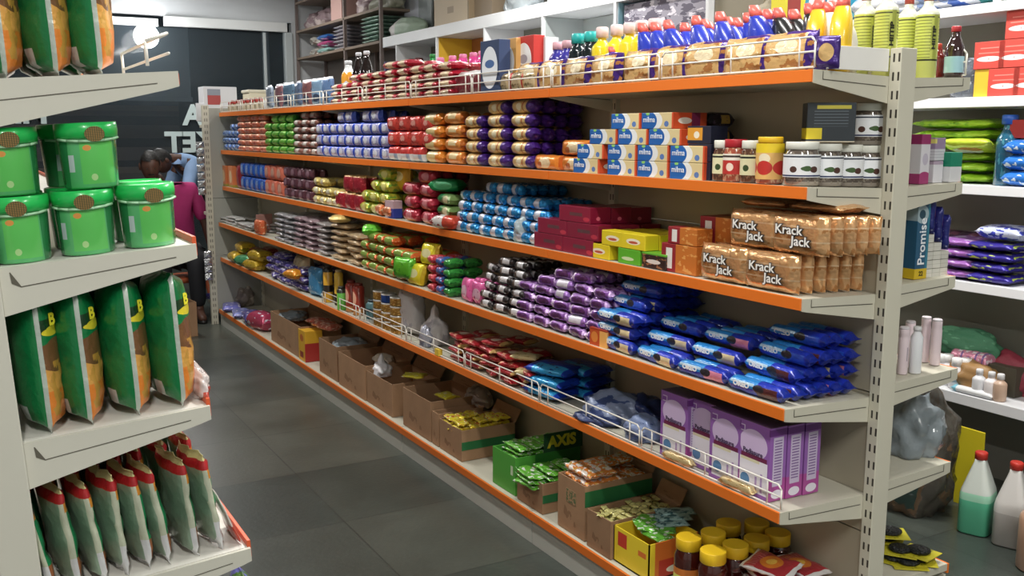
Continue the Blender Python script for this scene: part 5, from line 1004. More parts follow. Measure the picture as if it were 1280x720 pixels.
# slim flour packets
slm = foil('slim_packet', '#c8cdb4', [('b', '#d8d8da', {'x': (-9, .6), 'z': (-9, .3)}), ('b', '#8fa890', {'x': (-9, .3)}), ('b', '#118a50', {'x': (.6, 9), 'z': (.3, .75)}), ('b', '#9a5a30', {'x': (.6, 9), 'z': (-9, .3)}), ('b', '#e0912c', {'x': (.5, 9), 'z': (.75, .85)}), ('b', '#b8282c', {'z': (.84, .93)}), ('b', '#cfc88a', {'z': (.93, 9)})], bump=.3)
slk = [K('flour_packet', PK, wrap('flour_packet', slm, .19, .06, .0145, 2.1, 'z', .95, .15, .08, 1., .006, seed=i)) for i in range(4)]
ss = [(57, 722), (90, 722), (124, 722), (152, 722), (181, 715), (208, 708), (240, 697), (272, 685)]
lxs = [lloc(px, py, .015, 3).x for px, py in ss]
for i, x in enumerate(lxs):
    putL(slk[i % 4], (x, .078, lzd(3, x)), .22+random.uniform(-.06, .06), f"slim packet with red top, {ORD[i]} from left on lower left shelf", 'slim packets with red tops', ry=-.10+random.uniform(-.05, .05))
    for y_ in (.215, .345, .475): putL(slk[(i+1) % 4], (x, y_, lzd(3, x)), .1, 'slim packet with red top deeper on the lower left shelf', 'slim packets with red tops', shared=True, ry=-.08)
putL(K('flour_packet', PK, wrap('flour_packet', foil('red_white_edge', '#e8e0d8', [('b', '#c8402c', {'z': (-9, .4)})]), .1, .05, .004, 2, 'z', .95, .3, .05, 1, .003)), (LD[3]-.012, .07, lzd(3, .33)), 0, 'red and white packet leaning outward at the lower left shelf tip', ry=-.3)
putL(K('snack_packet', PK, wrap('snack_packet', foil('green_purple_pk', '#5a8a3c', [('n', '#7a7ad8', 3, .5)]), .18, .06, .02, 2, 'z', .95, .3, .05, 1, .003)), (.33, .1, lzd(4, .33)), 0, 'green and violet packet partly cut by the bottom left of the picture', ry=.1)
putL(K('snack_bag', 'bag', lbag[1].mesh, lbag[1].parts), (.24, 1.0, lzd(2, .24)), 0, 'green snack bag far back on the third shelf of the left unit')
# ================================================================ near end goods on the right hand side of the long gondola
def onR(sh_, px, py, Yp, k, rz, lab, grp=None, dz=0., **kw):
    p = at(px, py, 1, Yp); p.x = min(p.x, DX[sh_]-.018); return put(k, (p.x, Yp, zr(sh_, min(p.x, DX[sh_]))+dz), rz, lab, grp, **kw)
mw = boxk('ointment_box', 'box', mat('white_magenta_box', '#e2dfe6', .4, dec=[('b', '#a02a6a', {'z': (.8, 9)}), ('e', '#b03a78', 'xz', (.5, .0), (.9, .25)), ('e', '#c8c0d2', 'xz', (.5, .5), (.3, .12))]), .038, .06, .135)
onR(1, 1143, 228, .06, mw, 0, 'tall white and magenta box beside the end post')
onR(1, 1160, 228, .06, boxk('ointment_box', 'box', mat('plain_white_box', '#dedde3', .45, dec=[('b', '#b8a3b8', {'z': (.84, 9)})]), .04, .06, .06), 0, 'small white box right of the magenta box')
onR(1, 1160, 228, .06, boxk('ointment_box', 'box', mat('lavender_box', '#dcdbe2', .4, dec=[('b', '#a38aae', {'z': (.5, 9)}), ('b', '#e9e07a', {'x': (-9, .14), 'z': (.75, .95)}), ('s', '#b5b3c0', 'z', 8, .2, {'z': (.05, .45)})]), .05, .06, .062), .1, 'white and lavender box stacked above small white box', dz=.0615)
onR(1, 1188, 226, .035, boxk('ointment_box', 'box', mat('teal_white_box', '#dcdde0', .4, dec=[('b', '#0f8a68', {'z': (.52, 9)})]), .05, .05, .082), 0, 'white box with teal green top beside the lime packs')
pm_ = mat('toothpaste_carton', '#245a7c', .35, dec=[('b', '#d8b61c', {'z': (-9, .14)}), ('b', '#2e7f98', {'x': (.8, 9), 'z': (.14, 9)}), ('e', '#9fb4bc', 'xz', (.35, .86), (.5, .12)), ('e', '#24485c', 'xz', (.35, .86), (.25, .06))])
onR(2, 1140, 356, .05, boxk('toothpaste_carton', 'box', pm_, .052, .05, .21, [('lettering', text('Promise', .04, wl, .0003, .0006), face('-y', (-.002, -.0258, .105), PI/2)), ('lettering', text('22', .018, tdk, .0003, .0004), face('-y', (0, -.0258, .015)))]), 0, 'tall blue carton with white vertical lettering beside the end post')
rm_ = qbox('toothpaste_carton', '#c8452c', [('b', '#8a2418', {'z': (-9, .5)})], .1, .12, .03)
onR(2, 1140, 356, .12, rm_, .1, 'orange red carton lying on top behind the blue carton', dz=.213)
stp = qbox('toothpaste_carton', '#d8d6cc', [('s', '#b9b7ac', 'z', 2, .1)], .032, .06, .0235)
for i in range(3):
    for r in range(5-i*1):
        put(stp, (.222+.034*i, .06, zr(2, .2)+r*.0245), 0, f"flat off-white carton, {ROWN[r]} in {ORD[i]} stack beside blue carton", 'off-white cartons in stepped stacks')
nvy = pill('biscuit_packet', PK, foil('navy_red_pk', '#1c2478', [('b', '#c8382c', {'x': (.7, 9)}), ('n', '#b8bfe0', 6, .68)]), .2, .045, .02, n=2, axis='z')
for i in range(3): put(nvy, (.222+.034*i, .06, zr(2, .2)+(.123, .098, .074)[i]+.001), 0, f"navy and red standing packet, {ORD[i]} from left on the off-white cartons", 'navy and red standing packets', cell=(.033, .08, .1))
lo = bottle('lotion_bottle', [(.0165, 0), (.0185, .004), (.0185, .13), (.017, .14), (.0175, .141), (.0175, .16), (.0165, .165)], .165, mat('lotion_pinkwhite', '#f0dde4', .35, coat=.3, dec=[('b', '#b8a8b4', {'y': (-9, .2), 'x': (.4, .55), 'z': (.3, .6)})]), mat('lotion_cap', '#ded6dc', .4), .0172, .006, capl=None)
lo2 = bottle('lotion_bottle', [(.019, 0), (.021, .004), (.021, .13), (.012, .15), (.012, .155)], .155, mat('lotion_white', '#eceef2', .35, coat=.3), mat('lotion_cap2', '#e2e2e4', .4), .014, .014)
for i, (px, yy_, k_) in enumerate([(1127, .05, lo), (1134, .09, lo), (1143, .035, lo2), (1154, .1, lo), (1167, .06, lo)]):
    onR(3, px, 470, yy_, k_, 0.2*i, f"{'white' if k_ is lo2 else 'pinkish'} lotion bottle, {ORD[i]} from left beside the end post", 'lotion bottles beside the end post', s=.8)
fb = film('grey_clear_film', '#98a4aa', .8, .12, dec=[])
onR(4, 1140, 590, .12, K('wrapped_bundle', 'bundle', lump('wrapped_bundle', fb, .095, .1, .13, 51, .28, 2.5)), 0, 'grey clear film bundle on the right side shelf by the post', s=(.9, .8, .85))
sc_m = mat('yellow_card', '#c8bd22', .5, dec=[('n', '#8f8a18', 4, .62)]); pad = mat('steel_scrub', '#2a2c2c', .4, .5, bump=1., bscale=120)
scrub = K('scrub_pad_card', 'scrubber', MB().box(-.05, .05, -.05, .05, 0, .002, b=.0008).mesh('scrub_pad_card', sc_m), [('scrub_pad', MB().lathe([(.002, .028), (.008, .034), (.014, .033), (.018, .024)], 20).mesh('scrub_pad', pad), None, 'dark round wire pad')])
for i, (px, py, zz, rz) in enumerate([(1118, 700, .0, .3), (1150, 712, .0, .9), (1125, 690, .022, .6), (1152, 692, .024, .2), (1160, 690, .0, .1), (1115, 672, .024, .5), (1122, 665, .046, .9), (1170, 694, .001, .8)]):
    p = at(px, py, 2, ZR[5]+zz); put(scrub, (min(max(p.x, .09), .31), max(p.y, .06), ZR[5]+zz+.002), rz, f"yellow card with round black scrub pad, {ORD[i]} placed in heap by post foot", 'yellow cards with black scrub pads', ry=.03)
sb = bottle('soda_bottle', prof(.026, .125, .011, .55), .125, mat('soda_dark', '#3a2426', .08, coat=.9, dec=[('b', '#a8d8e8', {'z': (.1, .45)})]), mat('cap_red', '#c8303c', .4), .013, .013)
onR(0, 1192, 95, .04, sb, 0, 'dark soda bottle with red cap behind the right wire guard')
onR(0, 1184, 95, .1, bottle('soda_bottle', prof(.028, .08, .02, .7), .08, mat('sauce_red', '#8a2a24', .1, coat=.8), mat('cap_red2', '#d0402c', .4), .016, .016), 0, 'small reddish bottle left of the dark soda bottle')
# ================================================================ goods on the right wall unit
def wY(px, X=1.5): return at(px, 200, 0, X).y
def W_(k, px, z, lab, grp=None, X=1.5, rz=0., **kw):
    y = wY(px, X)
    if px == 798: y = 2.765
    if px == 868: y = 1.95
    return put(k, (X, y, z+.001), rz, lab, grp, **kw)
kc = lambda name, base, wx, wy, h, dec=(), **k: boxk(name, 'box', mat(name+base, base, .55, dec=list(dec), **k), wx, wy, h)
TOPZ = 2.366
W_(kc('storage_carton', '#cdb99c', .28, .62, .34, [('b', '#a8957c', {'x': (-9, .03), 'y': (.42, .6), 'z': (.25, .4)}), ('b', '#8f7c60', {'y': (-9, .03)})]), 584, TOPZ, 'big tan carton on top of the white wall unit', X=1.58)
W_(kc('storage_carton', '#8d7c66', .26, .4, .34), 618, TOPZ, 'darker brown carton right of the big tan carton', X=1.62)
W_(K('plastic_bag', 'bag', lump('plastic_bag', film('clear_bag_film', '#c8d4da', .7), .11, .2, .16, 61)), 655, TOPZ, 'clear plastic bag on top of the wall unit', X=1.56)
W_(K('plastic_bag', 'bag', lump('plastic_bag', mat('green_white_sack', '#a9bda8', .5, bump=.4, dec=[('b', '#d3d0cc', {'y': (.55, 9)})]), .12, .32, .11, 63, .12)), 513, TOPZ, 'rounded green and white sack at far end of the wall unit top', X=1.56)
put(K('column_board', 'board', MB().box(-.01, .01, -.3, .3, 0, .68, b=.003).mesh('column_board', mat('pale_board', '#dfe3ee', .5, dec=[('b', '#a9b2b4', {'y': (-9, .45)})]))), (1.72, wY(523, 1.7), TOPZ+.001), 0, 'pale board standing against the wall behind the rounded sack')
for i, (px, c) in enumerate([(722, '#c3c8c9'), (760, '#b8bcc0')]): W_(kc('storage_carton', c, .2, .5, .25), px, TOPZ, ('pale grey carton on the wall unit top behind the divider', 'second pale grey carton on the wall unit top')[i], X=1.64)
CZ = 2.0
jd = bottle('preserve_jar', prof(.05, .13, .035, .75), .13, mat('jar_darkred', '#6a2e2c', .3, coat=.5, dec=[('n', '#a86a5c', 4, .56)]), mat('cap_dusk', '#7a3a3c', .4), .04, .02)
for i, px in enumerate((500, 508, 517, 525)): W_(jd, px, CZ, f"dark red jar in far compartment, {ORD[i]} from left", 'dark red jars in the far compartment')
W_(kc('medicine_box', '#5b5a86', .08, .12, .16), 486, CZ, 'small violet box in the farthest compartment')
W_(kc('patterned_box', '#9a96a4', .05, .74, .255, [('n', '#5d5768', 7, .52), ('n', '#d9d4de', 9, .6)]), 798, CZ, 'grey patterned box filling a compartment behind blue bottles', X=1.465)
W_(K('plastic_bag', 'bag', lump('plastic_bag', mat('kraft_bag', '#a89c84', .6, bump=.3), .1, .2, .12, 67, .15)), 868, CZ, 'kraft coloured bag in the compartment above blue bottles', X=1.52)
W_(kc('storage_carton', '#8e8672', .16, .36, .2), 930, CZ, 'grey brown carton behind the blue cleaner bottles', X=1.52)
W_(kc('cereal_box', '#eadb2c', .1, .22, .25, [('b', '#a83a34', {'x': (-9, .05), 'y': (.12, .5), 'z': (-9, .6)}), ('b', '#d8c61c', {'z': (.72, .76)})]), 985, CZ, 'yellow box with red picture above black cleaner bottles', X=1.47)
tl = pill('diaper_pack', PK, foil('teal_pack', '#2f9cc0', [('n', '#6fcbe0', 4, .56), ('e', '#f0f4f4', 'yz', (.5, .6), (.12, .12)), ('e', '#d85a9c', 'yz', (.5, .8), (.14, .06))]), .22, .09, .06, n=2, axis='yv')
for i, px in enumerate((1018, 1052)): W_(tl, px, CZ, f"teal blue pack in compartment above yellow bottles, {'left' if i == 0 else 'right'} one", 'teal blue packs', X=1.48)
for i, (px, c, n_m) in enumerate([(1095, '#d8dde6', 'white'), (1130, '#c8d0e0', 'silvery'), (1170, '#8fa8d8', 'pale blue'), (1205, '#3f6cc8', 'blue'), (1240, '#2f9c9c', 'teal'), (1268, '#a8d83c', 'lime')]):
    W_(pill('cloth_pack', PK, foil('cl'+c[1:], c, [('n', '#eef0f6', 3, .6)], bump=.5), .24, .1, .05, n=1), px, CZ, f"{n_m} soft pack on the upper near shelf of the wall unit", X=1.5)
SZ = 1.642
rb = kc('soap_carton', '#d5493e', .12, .13, .105, [('e', '#f4e4e2', 'yz', (.5, .36), (.4, .1), {'x': (-9, .05)}), ('n', '#b8786c', 9, .6, {'x': (-9, .05), 'y': (.35, .65), 'z': (.33, .39)}), ('b', '#e8857a', {'x': (-9, .05), 'y': (.2, .8), 'z': (.74, .78)}), ('b', '#e8857a', {'x': (-9, .05), 'y': (.15, .85), 'z': (.56, .6)})], var=0.03)
for i, (px, z) in enumerate([(1258, .0), (1290, 0), (1240, .107), (1269, .107), (1275, .214)]):
    W_(rb, px, SZ+z, f"red carton with white oval mark, {['bottom left','bottom right','second level left','second level right','top'][i]} of pile", 'red cartons on the wall unit', X=1.48) if i != 2 else W_(rb, 1238, SZ+.107, 'red carton with white oval mark resting on the yellow box', 'red cartons on the wall unit', X=1.48)
W_(kc('soap_carton', '#e6b82c', .11, .12, .106), 1238, SZ, 'yellow box under the leftmost red carton', X=1.48)
W_(K('wrapped_bundle', 'bundle', lump('wrapped_bundle', film('smoky_film', '#6c7480', .75, .12, dec=[('n', '#b4bcc6', 5, .6)]), .07, .1, .1, 71)), 1212, SZ, 'smoky clear wrapped bottles left of the red cartons', X=1.5)
SZ = 1.296
lm = foil('lime_pack', '#a3d62c', [('n', '#7ab81c', 3, .55), ('b', '#8ac424', {'z': (-9, .3)})], bump=.5)
lmp = pill('napkin_pack', PK, lm, .24, .09, .022, n=4, cr=.008)
for i in range(2):
    for r in range(6): W_(lmp, 1180+42*i, SZ+r*.044, f"lime green soft pack, {ROWN[r]} of the {'left' if i == 0 else 'right'} pile", 'lime green soft packs', X=1.56, rz=random.uniform(-.12, .12), cell=(.2, .225, .0435))
W_(pill('napkin_pack', PK, foil('lime_print', '#d0ea3c', [('e', '#e8e6f0', 'yx', (.55, .5), (.3, .3)), ('e', '#d87a4c', 'yx', (.45, .3), (.25, .12))]), .2, .07, .022, 1), 1212, SZ+.13, 'yellow green soft pack with pale print sliding off the pile', X=1.44, rz=.2, ry=.25)
W_(bottle('water_bottle', prof(.045, .24, .022, .7), .24, mat('teal_bottle', '#1f5c78', .12, coat=.8, dec=[('n', '#3a8ca0', 4, .6)], alpha=.92), mat('cap_blue', '#2a62c8', .35), .03, .035), 1259, SZ, 'teal water bottle with blue cap right of the lime packs', X=1.47)
for i in range(3): W_(pill('snack_packet', PK, foil('azure_pk', '#2a7ce0', [('n', '#e0f0fa', 4, .58)]), .14, .06, .03, 2), 1284, SZ+i*.06, f"azure packet, {ORD[i]} up at the right picture edge", 'azure packets', X=1.47)
W_(kc('soap_carton', '#b8322c', .1, .14, .07), 1290, SZ+.185, 'dark red box on the azure packets', X=1.5)
SZ = .905
for i, (px, c, n_m) in enumerate([(1215, '#a86ac0', 'violet'), (1262, '#3a2f9c', 'indigo')]):
    for r in range(4): W_(pill('pad_pack', PK, foil('pad'+c[1:], c, [('n', '#dcd0ea' if i == 0 else '#c9e04c', 4, .58), ('b', '#3a2a80', {'z': (-9, .3)})], bump=.4), .2, .085, .021, 2, cr=.007), px, SZ+r*.043, f"{n_m} soft pack, {ROWN[r]} of its pile on the wall unit", 'violet and indigo soft packs', X=1.5, rz=random.uniform(-.12, .12), cell=(.2, .21, .0427))
W_(pill('pad_pack', PK, foil('pad_white_blue', '#c8d0ea', [('n', '#3a44b8', 4, .52)]), .2, .08, .03, 1), 1268, SZ+.173, 'blue and white soft pack on top of the indigo pile', X=1.5)
for i in range(3): W_(pill('pad_pack', PK, foil('dark_wine_pk', '#3a2034', [('n', '#6a3a4c', 4, .56)]), .22, .1, .1, 2), 1180+24*i, SZ, f"dark wine coloured pack, {ORD[i]} from left behind the violet pile", 'dark wine packs', X=1.64, cell=(.16, .2, .18))
SZ = .44
W_(K('cloth_bundle', 'bag', lump('cloth_bundle', mat('dull_green_cloth', '#3f7a58', .7, bump=.5, dec=[('n', '#5c9a74', 4, .58)]), .08, .17, .07, 81)), 1222, SZ+.12, 'dull green cloth bundle on the lowest wall shelf', X=1.6)
W_(kc('storage_carton', '#4f4a3c', .2, .6, .12), 1225, SZ, 'dark flat carton under the green cloth bundle', X=1.62)
W_(K('plastic_bag', 'bag', lump('plastic_bag', mat('brown_bag', '#9a7444', .5, bump=.4), .05, .09, .06, 83)), 1240, SZ+.0, 'brown paper bag beside the white bottles', X=1.5, s=1.3)
W_(K('cloth_bundle', 'bag', lump('cloth_bundle', mat('crimson_cloth', '#8a2c3c', .6, bump=.4), .07, .16, .1, 85)), 1288, SZ+.0, 'crimson bundle at the right picture edge', X=1.62)
mb_ = bottle('mint_bottle', prof(.035, .12, .015, .6), .12, mat('mint_body', '#8fd8b0', .3, coat=.4), mat('mint_cap', '#a8e0c0', .4), .018, .02)
W_(mb_, 1180, SZ, 'mint green bottle left of the white bottles', X=1.45)
wb = bottle('cream_bottle', prof(.03, .1, .02, .75), .1, mat('cream_body', '#e6e4e6', .35, coat=.3, dec=[('b', '#9aa8b4', {'z': (.3, .4)})]), mat('cream_cap', '#f0f0ee', .4), .022, .03)
for i, px in enumerate((1193, 1204, 1216, 1228)): W_(wb, px, SZ, f"white bottle on lowest wall shelf, {ORD[i]} from left", 'white bottles on the lowest wall shelf', X=1.46+.03*(i % 2))
pkb = pill('soap_packet', PK, foil('rose_pk', '#d88aa4', [('n', '#f4e4ec', 4, .55), ('b', '#8a6aa8', {'y': (.2, .3)})]), .08, .04, .04, n=3)
for i in range(8): W_(pkb, 1222+9*(i % 4), SZ+(.0 if i < 4 else .075), f"rose and white packet, {'lower' if i < 4 else 'upper'} row, {ORD[i % 4]} from left", 'rose and white packets', X=1.54)
for i, (px, c) in enumerate([(1246, '#e9eaee'), (1262, '#ece6e6'), (1274, '#c8a890')]): W_(bottle('lotion_bottle', prof(.026, .09, .012, .75), .09, mat('lb'+c[1:], c, .35), mat('lotion_cap2', '#e2e2e4', .4), .014, .02), px, SZ, ('white squat bottle on wall shelf edge', 'second squat bottle near the picture edge', 'tan squat bottle nearest the picture edge')[i], X=1.44)
for i in range(2): W_(K('lotion_tube', 'tube', wrap('lotion_tube', mat('tube_white', '#eef0f2', .3, dec=[('b', '#7ac8e0', {'y': (.8, 9)})]), .14, .02, .014, 2, 'y', .8, .5, .1, .9, .0)), 1232+14*i, SZ, f"white tube lying at the shelf edge, {'left' if i == 0 else 'right'} one", 'white tubes', X=1.425)
# floor of the right aisle: jugs, bundle, board
def jug(m, seed):
    b = MB().loft([(0, 0, 0, .062, .052), (.006, 0, 0, .068, .058), (.15, 0, 0, .068, .058), (.17, 0, 0, .064, .054), (.275, 0, 0, .022, .021), (.29, 0, 0, .018, .018)], 28, ex=4.5)
    return K('cleaner_jug', 'jug', None, [('body', b.mesh('body', m)), ('cap', MB().lathe([(.286, .023), (.31, .023), (.314, .02)], 18).mesh('cap', mat('jug_cap_red', '#d8382c', .4)), None, 'red screw cap')])
jt = jug(mat('jug_teal', '#d0d8d0', .3, coat=.3, dec=[('b', '#a3dfc0', {'z': (-9, .56)}), ('b', '#5cc49a', {'z': (-9, .46)})]), 1); jw2 = jug(mat('jug_white', '#dcdad6', .3, coat=.3, dec=[('b', '#bfbcb8', {'z': (-9, .44)})]), 2)
for k_, px, py, lab in ((jt, 1222, 668, 'plastic jug of mint green cleaner on the floor'), (jw2, 1266, 684, 'plastic jug of whitish cleaner on the floor')):
    p = at(px, py, 2, FL); put(k_, (p.x+.03, p.y+.03, FL+.001), .35, lab, s=1.0)
p = at(1288, 715, 2, FL); put(bottle('cleaner_jug', prof(.07, .26, .03, .7), .26, mat('peach_jug', '#d8a98c', .3, coat=.3), MATS['jug_cap_red'], .03, .03), (p.x+.04, p.y, FL+.001), 0, 'peach coloured jug cut off by the right picture edge')
p = at(1246, 640, 2, FL)
put(K('yellow_board', 'board', MB().box(-.004, .004, -.06, .06, 0, .33, b=.001).mesh('yellow_board', mat('yellow_board', '#e2cf1e', .5))), (1.37, wY(1243, 1.37), FL+.001), 0, 'yellow board leaning against wall unit behind the jugs', ry=-.03)
wbun = film('brown_clear_film', '#625c52', .78, .12, dec=[('n', '#7a5f46', 2.5, .54), ('n', '#3a5550', 2.5, .6)])
p = at(1165, 640, 2, FL)
put(K('wrapped_bundle', 'bundle', lump('wrapped_bundle', wbun, .14, .17, .34, 91, .3, 3.)), (1.17, .76, FL+.001), .2, 'large film wrapped bundle of dark goods standing on the floor')
put(boxk('paper_label', 'label', mat('cream_tag', '#e6d6c4', .5, dec=[('b', '#d88a5c', {'y': (-9, .25)}), ('n', '#3a3a40', 5, .66)]), .1, .2, .004), (1.13, .70, .60), .3, 'cream paper slip lying on the film wrapped bundle', ry=.1)
dkb = kc('goods_sack', '#3f4a36', .16, .3, .26, [('s', '#6a5a44', 'y', 5, .4), ('b', '#2a4a34', {'y': (-9, .3)})])
put(kc('goods_sack', '#3f4a36', .12, .14, .2, [('s', '#6a5a44', 'y', 5, .4), ('b', '#2a4a34', {'y': (-9, .3)})]), (.92, .86, FL+.001), .2, 'dark green striped sack on floor left of the mint jug')
for i in range(2): put(K('plastic_bag', 'bag', lump('plastic_bag', film('floor_film', '#70757a', .8, dec=[('n', '#a8adb2', 5, .6)]), .12, .15, .1, 93+i)), ((1.2, 1.56)[i], (1.35, .3)[i], FL+.001), 0, ('grey film bag on floor behind the wrapped bundle', 'grey film bag in the dark space under the wall unit')[i])
# ================================================================ wooden rack goods in the far corner
fk = pill('folded_pack', PK, foil('folded_grey', '#aaa6ae', [('n', '#d9d7dc', 4, .56)], bump=.4), .42, .14, .018, n=3, cr=.006)
fg = pill('folded_pack', PK, foil('folded_green', '#87a898', [('n', '#c4d4c9', 4, .58)], bump=.4), .48, .14, .018, n=3, cr=.006)
RB = lambda z: z+.025+FL+.001
def rackY(px, X=1.55): return at(px, 60, 0, X).y
for r in range(7): put(fk, (1.58, rackY(437), RB(2.335)+r*.036), random.uniform(-.05, .05), cell=(.3, .42, .0355), label=f"grey folded pack, {ORD[r]} from bottom in rack stack", group='grey folded packs in the wooden rack')
for r in range(7): put(fg, (1.56, rackY(478), RB(2.335)+r*.036), random.uniform(-.05, .05), cell=(.3, .48, .0355), label=f"pale green folded pack, {ORD[r]} from bottom in rack stack", group='pale green folded packs in the wooden rack')
for i, (px, c, z, n_m) in enumerate([(414, '#2f6fc0', .17, 'blue'), (414, '#c04a80', .1, 'pink'), (414, '#9cd0c8', .03, 'aqua')]):
    put(pill('folded_pack', PK, foil('fp'+c[1:], c, [('n', '#e6e6ee', 3, .62)]), .36, .12, .034, 1), (1.56, rackY(px), RB(2.335)+z-.03), 0, f"{n_m} folded pack in the colourful rack stack")
for i in range(4): put(K('plastic_bag', 'bag', lump('plastic_bag', mat('dull_silver_bag', '#a8a59c', .35, .2, bump=.6, bscale=20, dec=[('n', '#6f5c50', 4, .58)]), .1, .15, .065, 101+i)), (1.57, rackY(379+20*(i % 2)), RB(2.335)+(.0 if i < 2 else .125)), 0, f"dull silver bag, {'lower' if i < 2 else 'upper'} {'left' if i % 2 == 0 else 'right'} in the far corner rack", 'dull silver bags in the far corner rack')
for i in range(3): put(K('plastic_bag', 'bag', lump('plastic_bag', mat('mauve_sack', '#8a7478', .5, bump=.5, dec=[('n', '#b8a8a4', 3, .56)]), .12, .22, .12, 111+i)), (1.57, rackY((395, 408, 462)[i]), RB(2.635)), 0, f"mauve sack on the upper rack board, {ORD[i]} from left", 'mauve sacks on the rack')
put(kc('storage_carton', '#c8a097', .26, .32, .27), (1.57, rackY(434), RB(2.635)), 0, 'pinkish carton on the upper rack board')
put(K('plastic_bag', 'bag', lump('plastic_bag', mat('olive_sack', '#8f8f7c', .5, bump=.5), .12, .3, .12, 121)), (1.57, rackY(483), RB(2.635)), 0, 'olive grey sack on the upper rack board')
# ================================================================ things around the far end
p = at(252, 412, 2, FL)
put(carton(.36, .34, .26, None, False), (-.82, 5.78, FL+.001), .1, 'dark brown carton on the floor at the far aisle end')
put(K('plastic_bag', 'bag', lump('plastic_bag', mat('pale_grey_bag', '#b8b4ac', .4, bump=.5, bscale=15, dec=[('n', '#e4e2e0', 3, .55)]), .13, .12, .16, 131)), (-.82, 5.78, FL+.2), 0, 'pale grey plastic bag bulging out of the dark brown carton')
osk = mat('orange_stool', '#d8693c', .45)
put(K('plastic_stool', 'stool', MB().loft([(.27, 0, 0, .17, .17), (.31, 0, 0, .17, .17), (.315, 0, 0, .16, .16)], 24, ex=4).mesh('seat', osk), [('leg', MB().tube([(sx*.19, sy*.19, 0), (sx*.14, sy*.14, .28)], .018, 8).mesh('leg', osk)) for sx in (-1, 1) for sy in (-1, 1)]), (-.50, 6.72, FL), .2, 'orange plastic stool under the person in the magenta shirt')
# hanging silver sachet strips on the end unit post
hs = MB()
stm = mat('silver_strip', '#c9ccd0', .2, .8, bump=.8, bscale=60)
for j, (x_, z0, z1, nm) in enumerate([(-.46, 1.02, 1.45, 'upper'), (-.44, .35, .62, 'lower')]):
    mb = MB(); n = int((z1-z0)/.06)
    for i in range(n): mb.add(*(lambda z: ([(-.03, -.006, z), (.03, -.008, z+.006), (.03, .006, z+.054), (-.03, .008, z+.05), (0, -.02, z+.027)], [(0, 1, 4), (1, 2, 4), (2, 3, 4), (3, 0, 4), (3, 2, 1, 0)]))(z0-1.0+i*.06), 0, False)
    put(K('hanging_sachet_strip', 'sachets', mb.mesh('sachet_strip', stm)), (x_, 6.0, 1.0), 0, f"{nm} strip of silver sachets hanging on the far end post")
# counter at the far left behind the left unit
put(K('shop_counter', 'counter', MB().box(-.6, .6, -.25, .25, 0, .9, b=.01).mesh('cabinet', mat('counter_dark', '#4a3a32', .6)), [('counter_top', MB().box(-.63, .63, -.28, .28, .9, .94, b=.005).mesh('counter_top', mat('counter_top', '#6a5a4c', .4)))]), (-1.6, 8.3, FL), 0, 'dark brown counter in front of the far shop window')
# ================================================================ people
skin = mat('skin_brown', '#5c3a2c', .5, var=0, nv=.1, ns=20); hair = mat('hair_black', '#14110f', .5, var=0, bump=.6, bscale=90)
def skinned(name, pts, edges, radii, m, sub=2):
    me = bpy.data.meshes.new(name); me.from_pydata(pts, edges, []); o = bpy.data.objects.new(name, me); COL.objects.link(o)
    md = o.modifiers.new('s', 'SKIN'); md.use_smooth_shade = True; sd = o.modifiers.new('u', 'SUBSURF'); sd.levels = sub; sd.render_levels = sub
    for i, r in enumerate(radii): me.skin_vertices[0].data[i].radius = r if isinstance(r, tuple) else (r, r); me.skin_vertices[0].data[i].use_root = (i == 0)
    bpy.context.view_layer.update(); out = bpy.data.meshes.new_from_object(o.evaluated_get(bpy.context.evaluated_depsgraph_get())); bpy.data.objects.remove(o)
    out.materials.clear(); out.materials.append(m)
    for f in out.polygons: f.use_smooth = True
    return out
def head_mesh(yaw=0):
    bm = bmesh.new(); bmesh.ops.create_uvsphere(bm, u_segments=28, v_segments=20, radius=1)
    for v in bm.verts:
        x, y, z = v.co; X = x*.074*(1-.16*max(0, -z)); Yy = y*.095; Z = z*.115
        if z < -.2: Yy = Yy*(1-.12*(-z-.2)) - .01*(-z)
        if y < -.6:       # face at -y: nose, brows, mouth
            nz = math.exp(-((x/.13)**2+((z+.12)/.16)**2)); Yy -= .022*nz
            Yy -= .006*math.exp(-(((abs(x)-.32)/.2)**2+((z-.22)/.07)**2))
            Yy += .010*math.exp(-(((abs(x)-.32)/.16)**2+((z-.05)/.1)**2))
            Yy -= .007*math.exp(-((x/.28)**2+((z+.45)/.08)**2)); Yy -= .008*math.exp(-((x/.3)**2+((z+.82)/.2)**2))
        v.co = (X, Yy, Z)
    for s in (-1, 1):
        r = bmesh.ops.create_uvsphere(bm, u_segments=10, v_segments=8, radius=1)
        for v in r['verts']: v.co = Vector((s*.075+v.co.x*.012, .008+v.co.y*.02, -.002+v.co.z*.032))
    for f in bm.faces: f.smooth = True
    me = bpy.data.meshes.new('head'); bm.to_mesh(me); bm.free(); me.materials.append(skin); return me
def hair_mesh():
    bm = bmesh.new(); bmesh.ops.create_uvsphere(bm, u_segments=28, v_segments=20, radius=1)
    for v in bm.verts:
        x, y, z = v.co; k = 1.08+.03*noise.noise(v.co*6); v.co = Vector((x*.074*k, y*.095*k+.006, z*.115*k+.006))
    bmesh.ops.delete(bm, geom=[v for v in bm.verts if (v.co.y < -.045 and v.co.z < .062) or v.co.z < -.035 or (v.co.z < .02 and v.co.y < .0)], context='VERTS')
    for f in bm.faces: f.smooth = True
    me = bpy.data.meshes.new('hair'); bm.to_mesh(me); bm.free(); me.materials.append(hair); return me
def join(name, ms):
    bm = bmesh.new()
    for me, M in ms:
        t = me.copy(); t.transform(M); bm.from_mesh(t)
    out = bpy.data.meshes.new(name); bm.to_mesh(out); bm.free(); out.materials.append(skin)
    for f in out.polygons: f.use_smooth = True
    return out
def V(*a): return Vector(a)
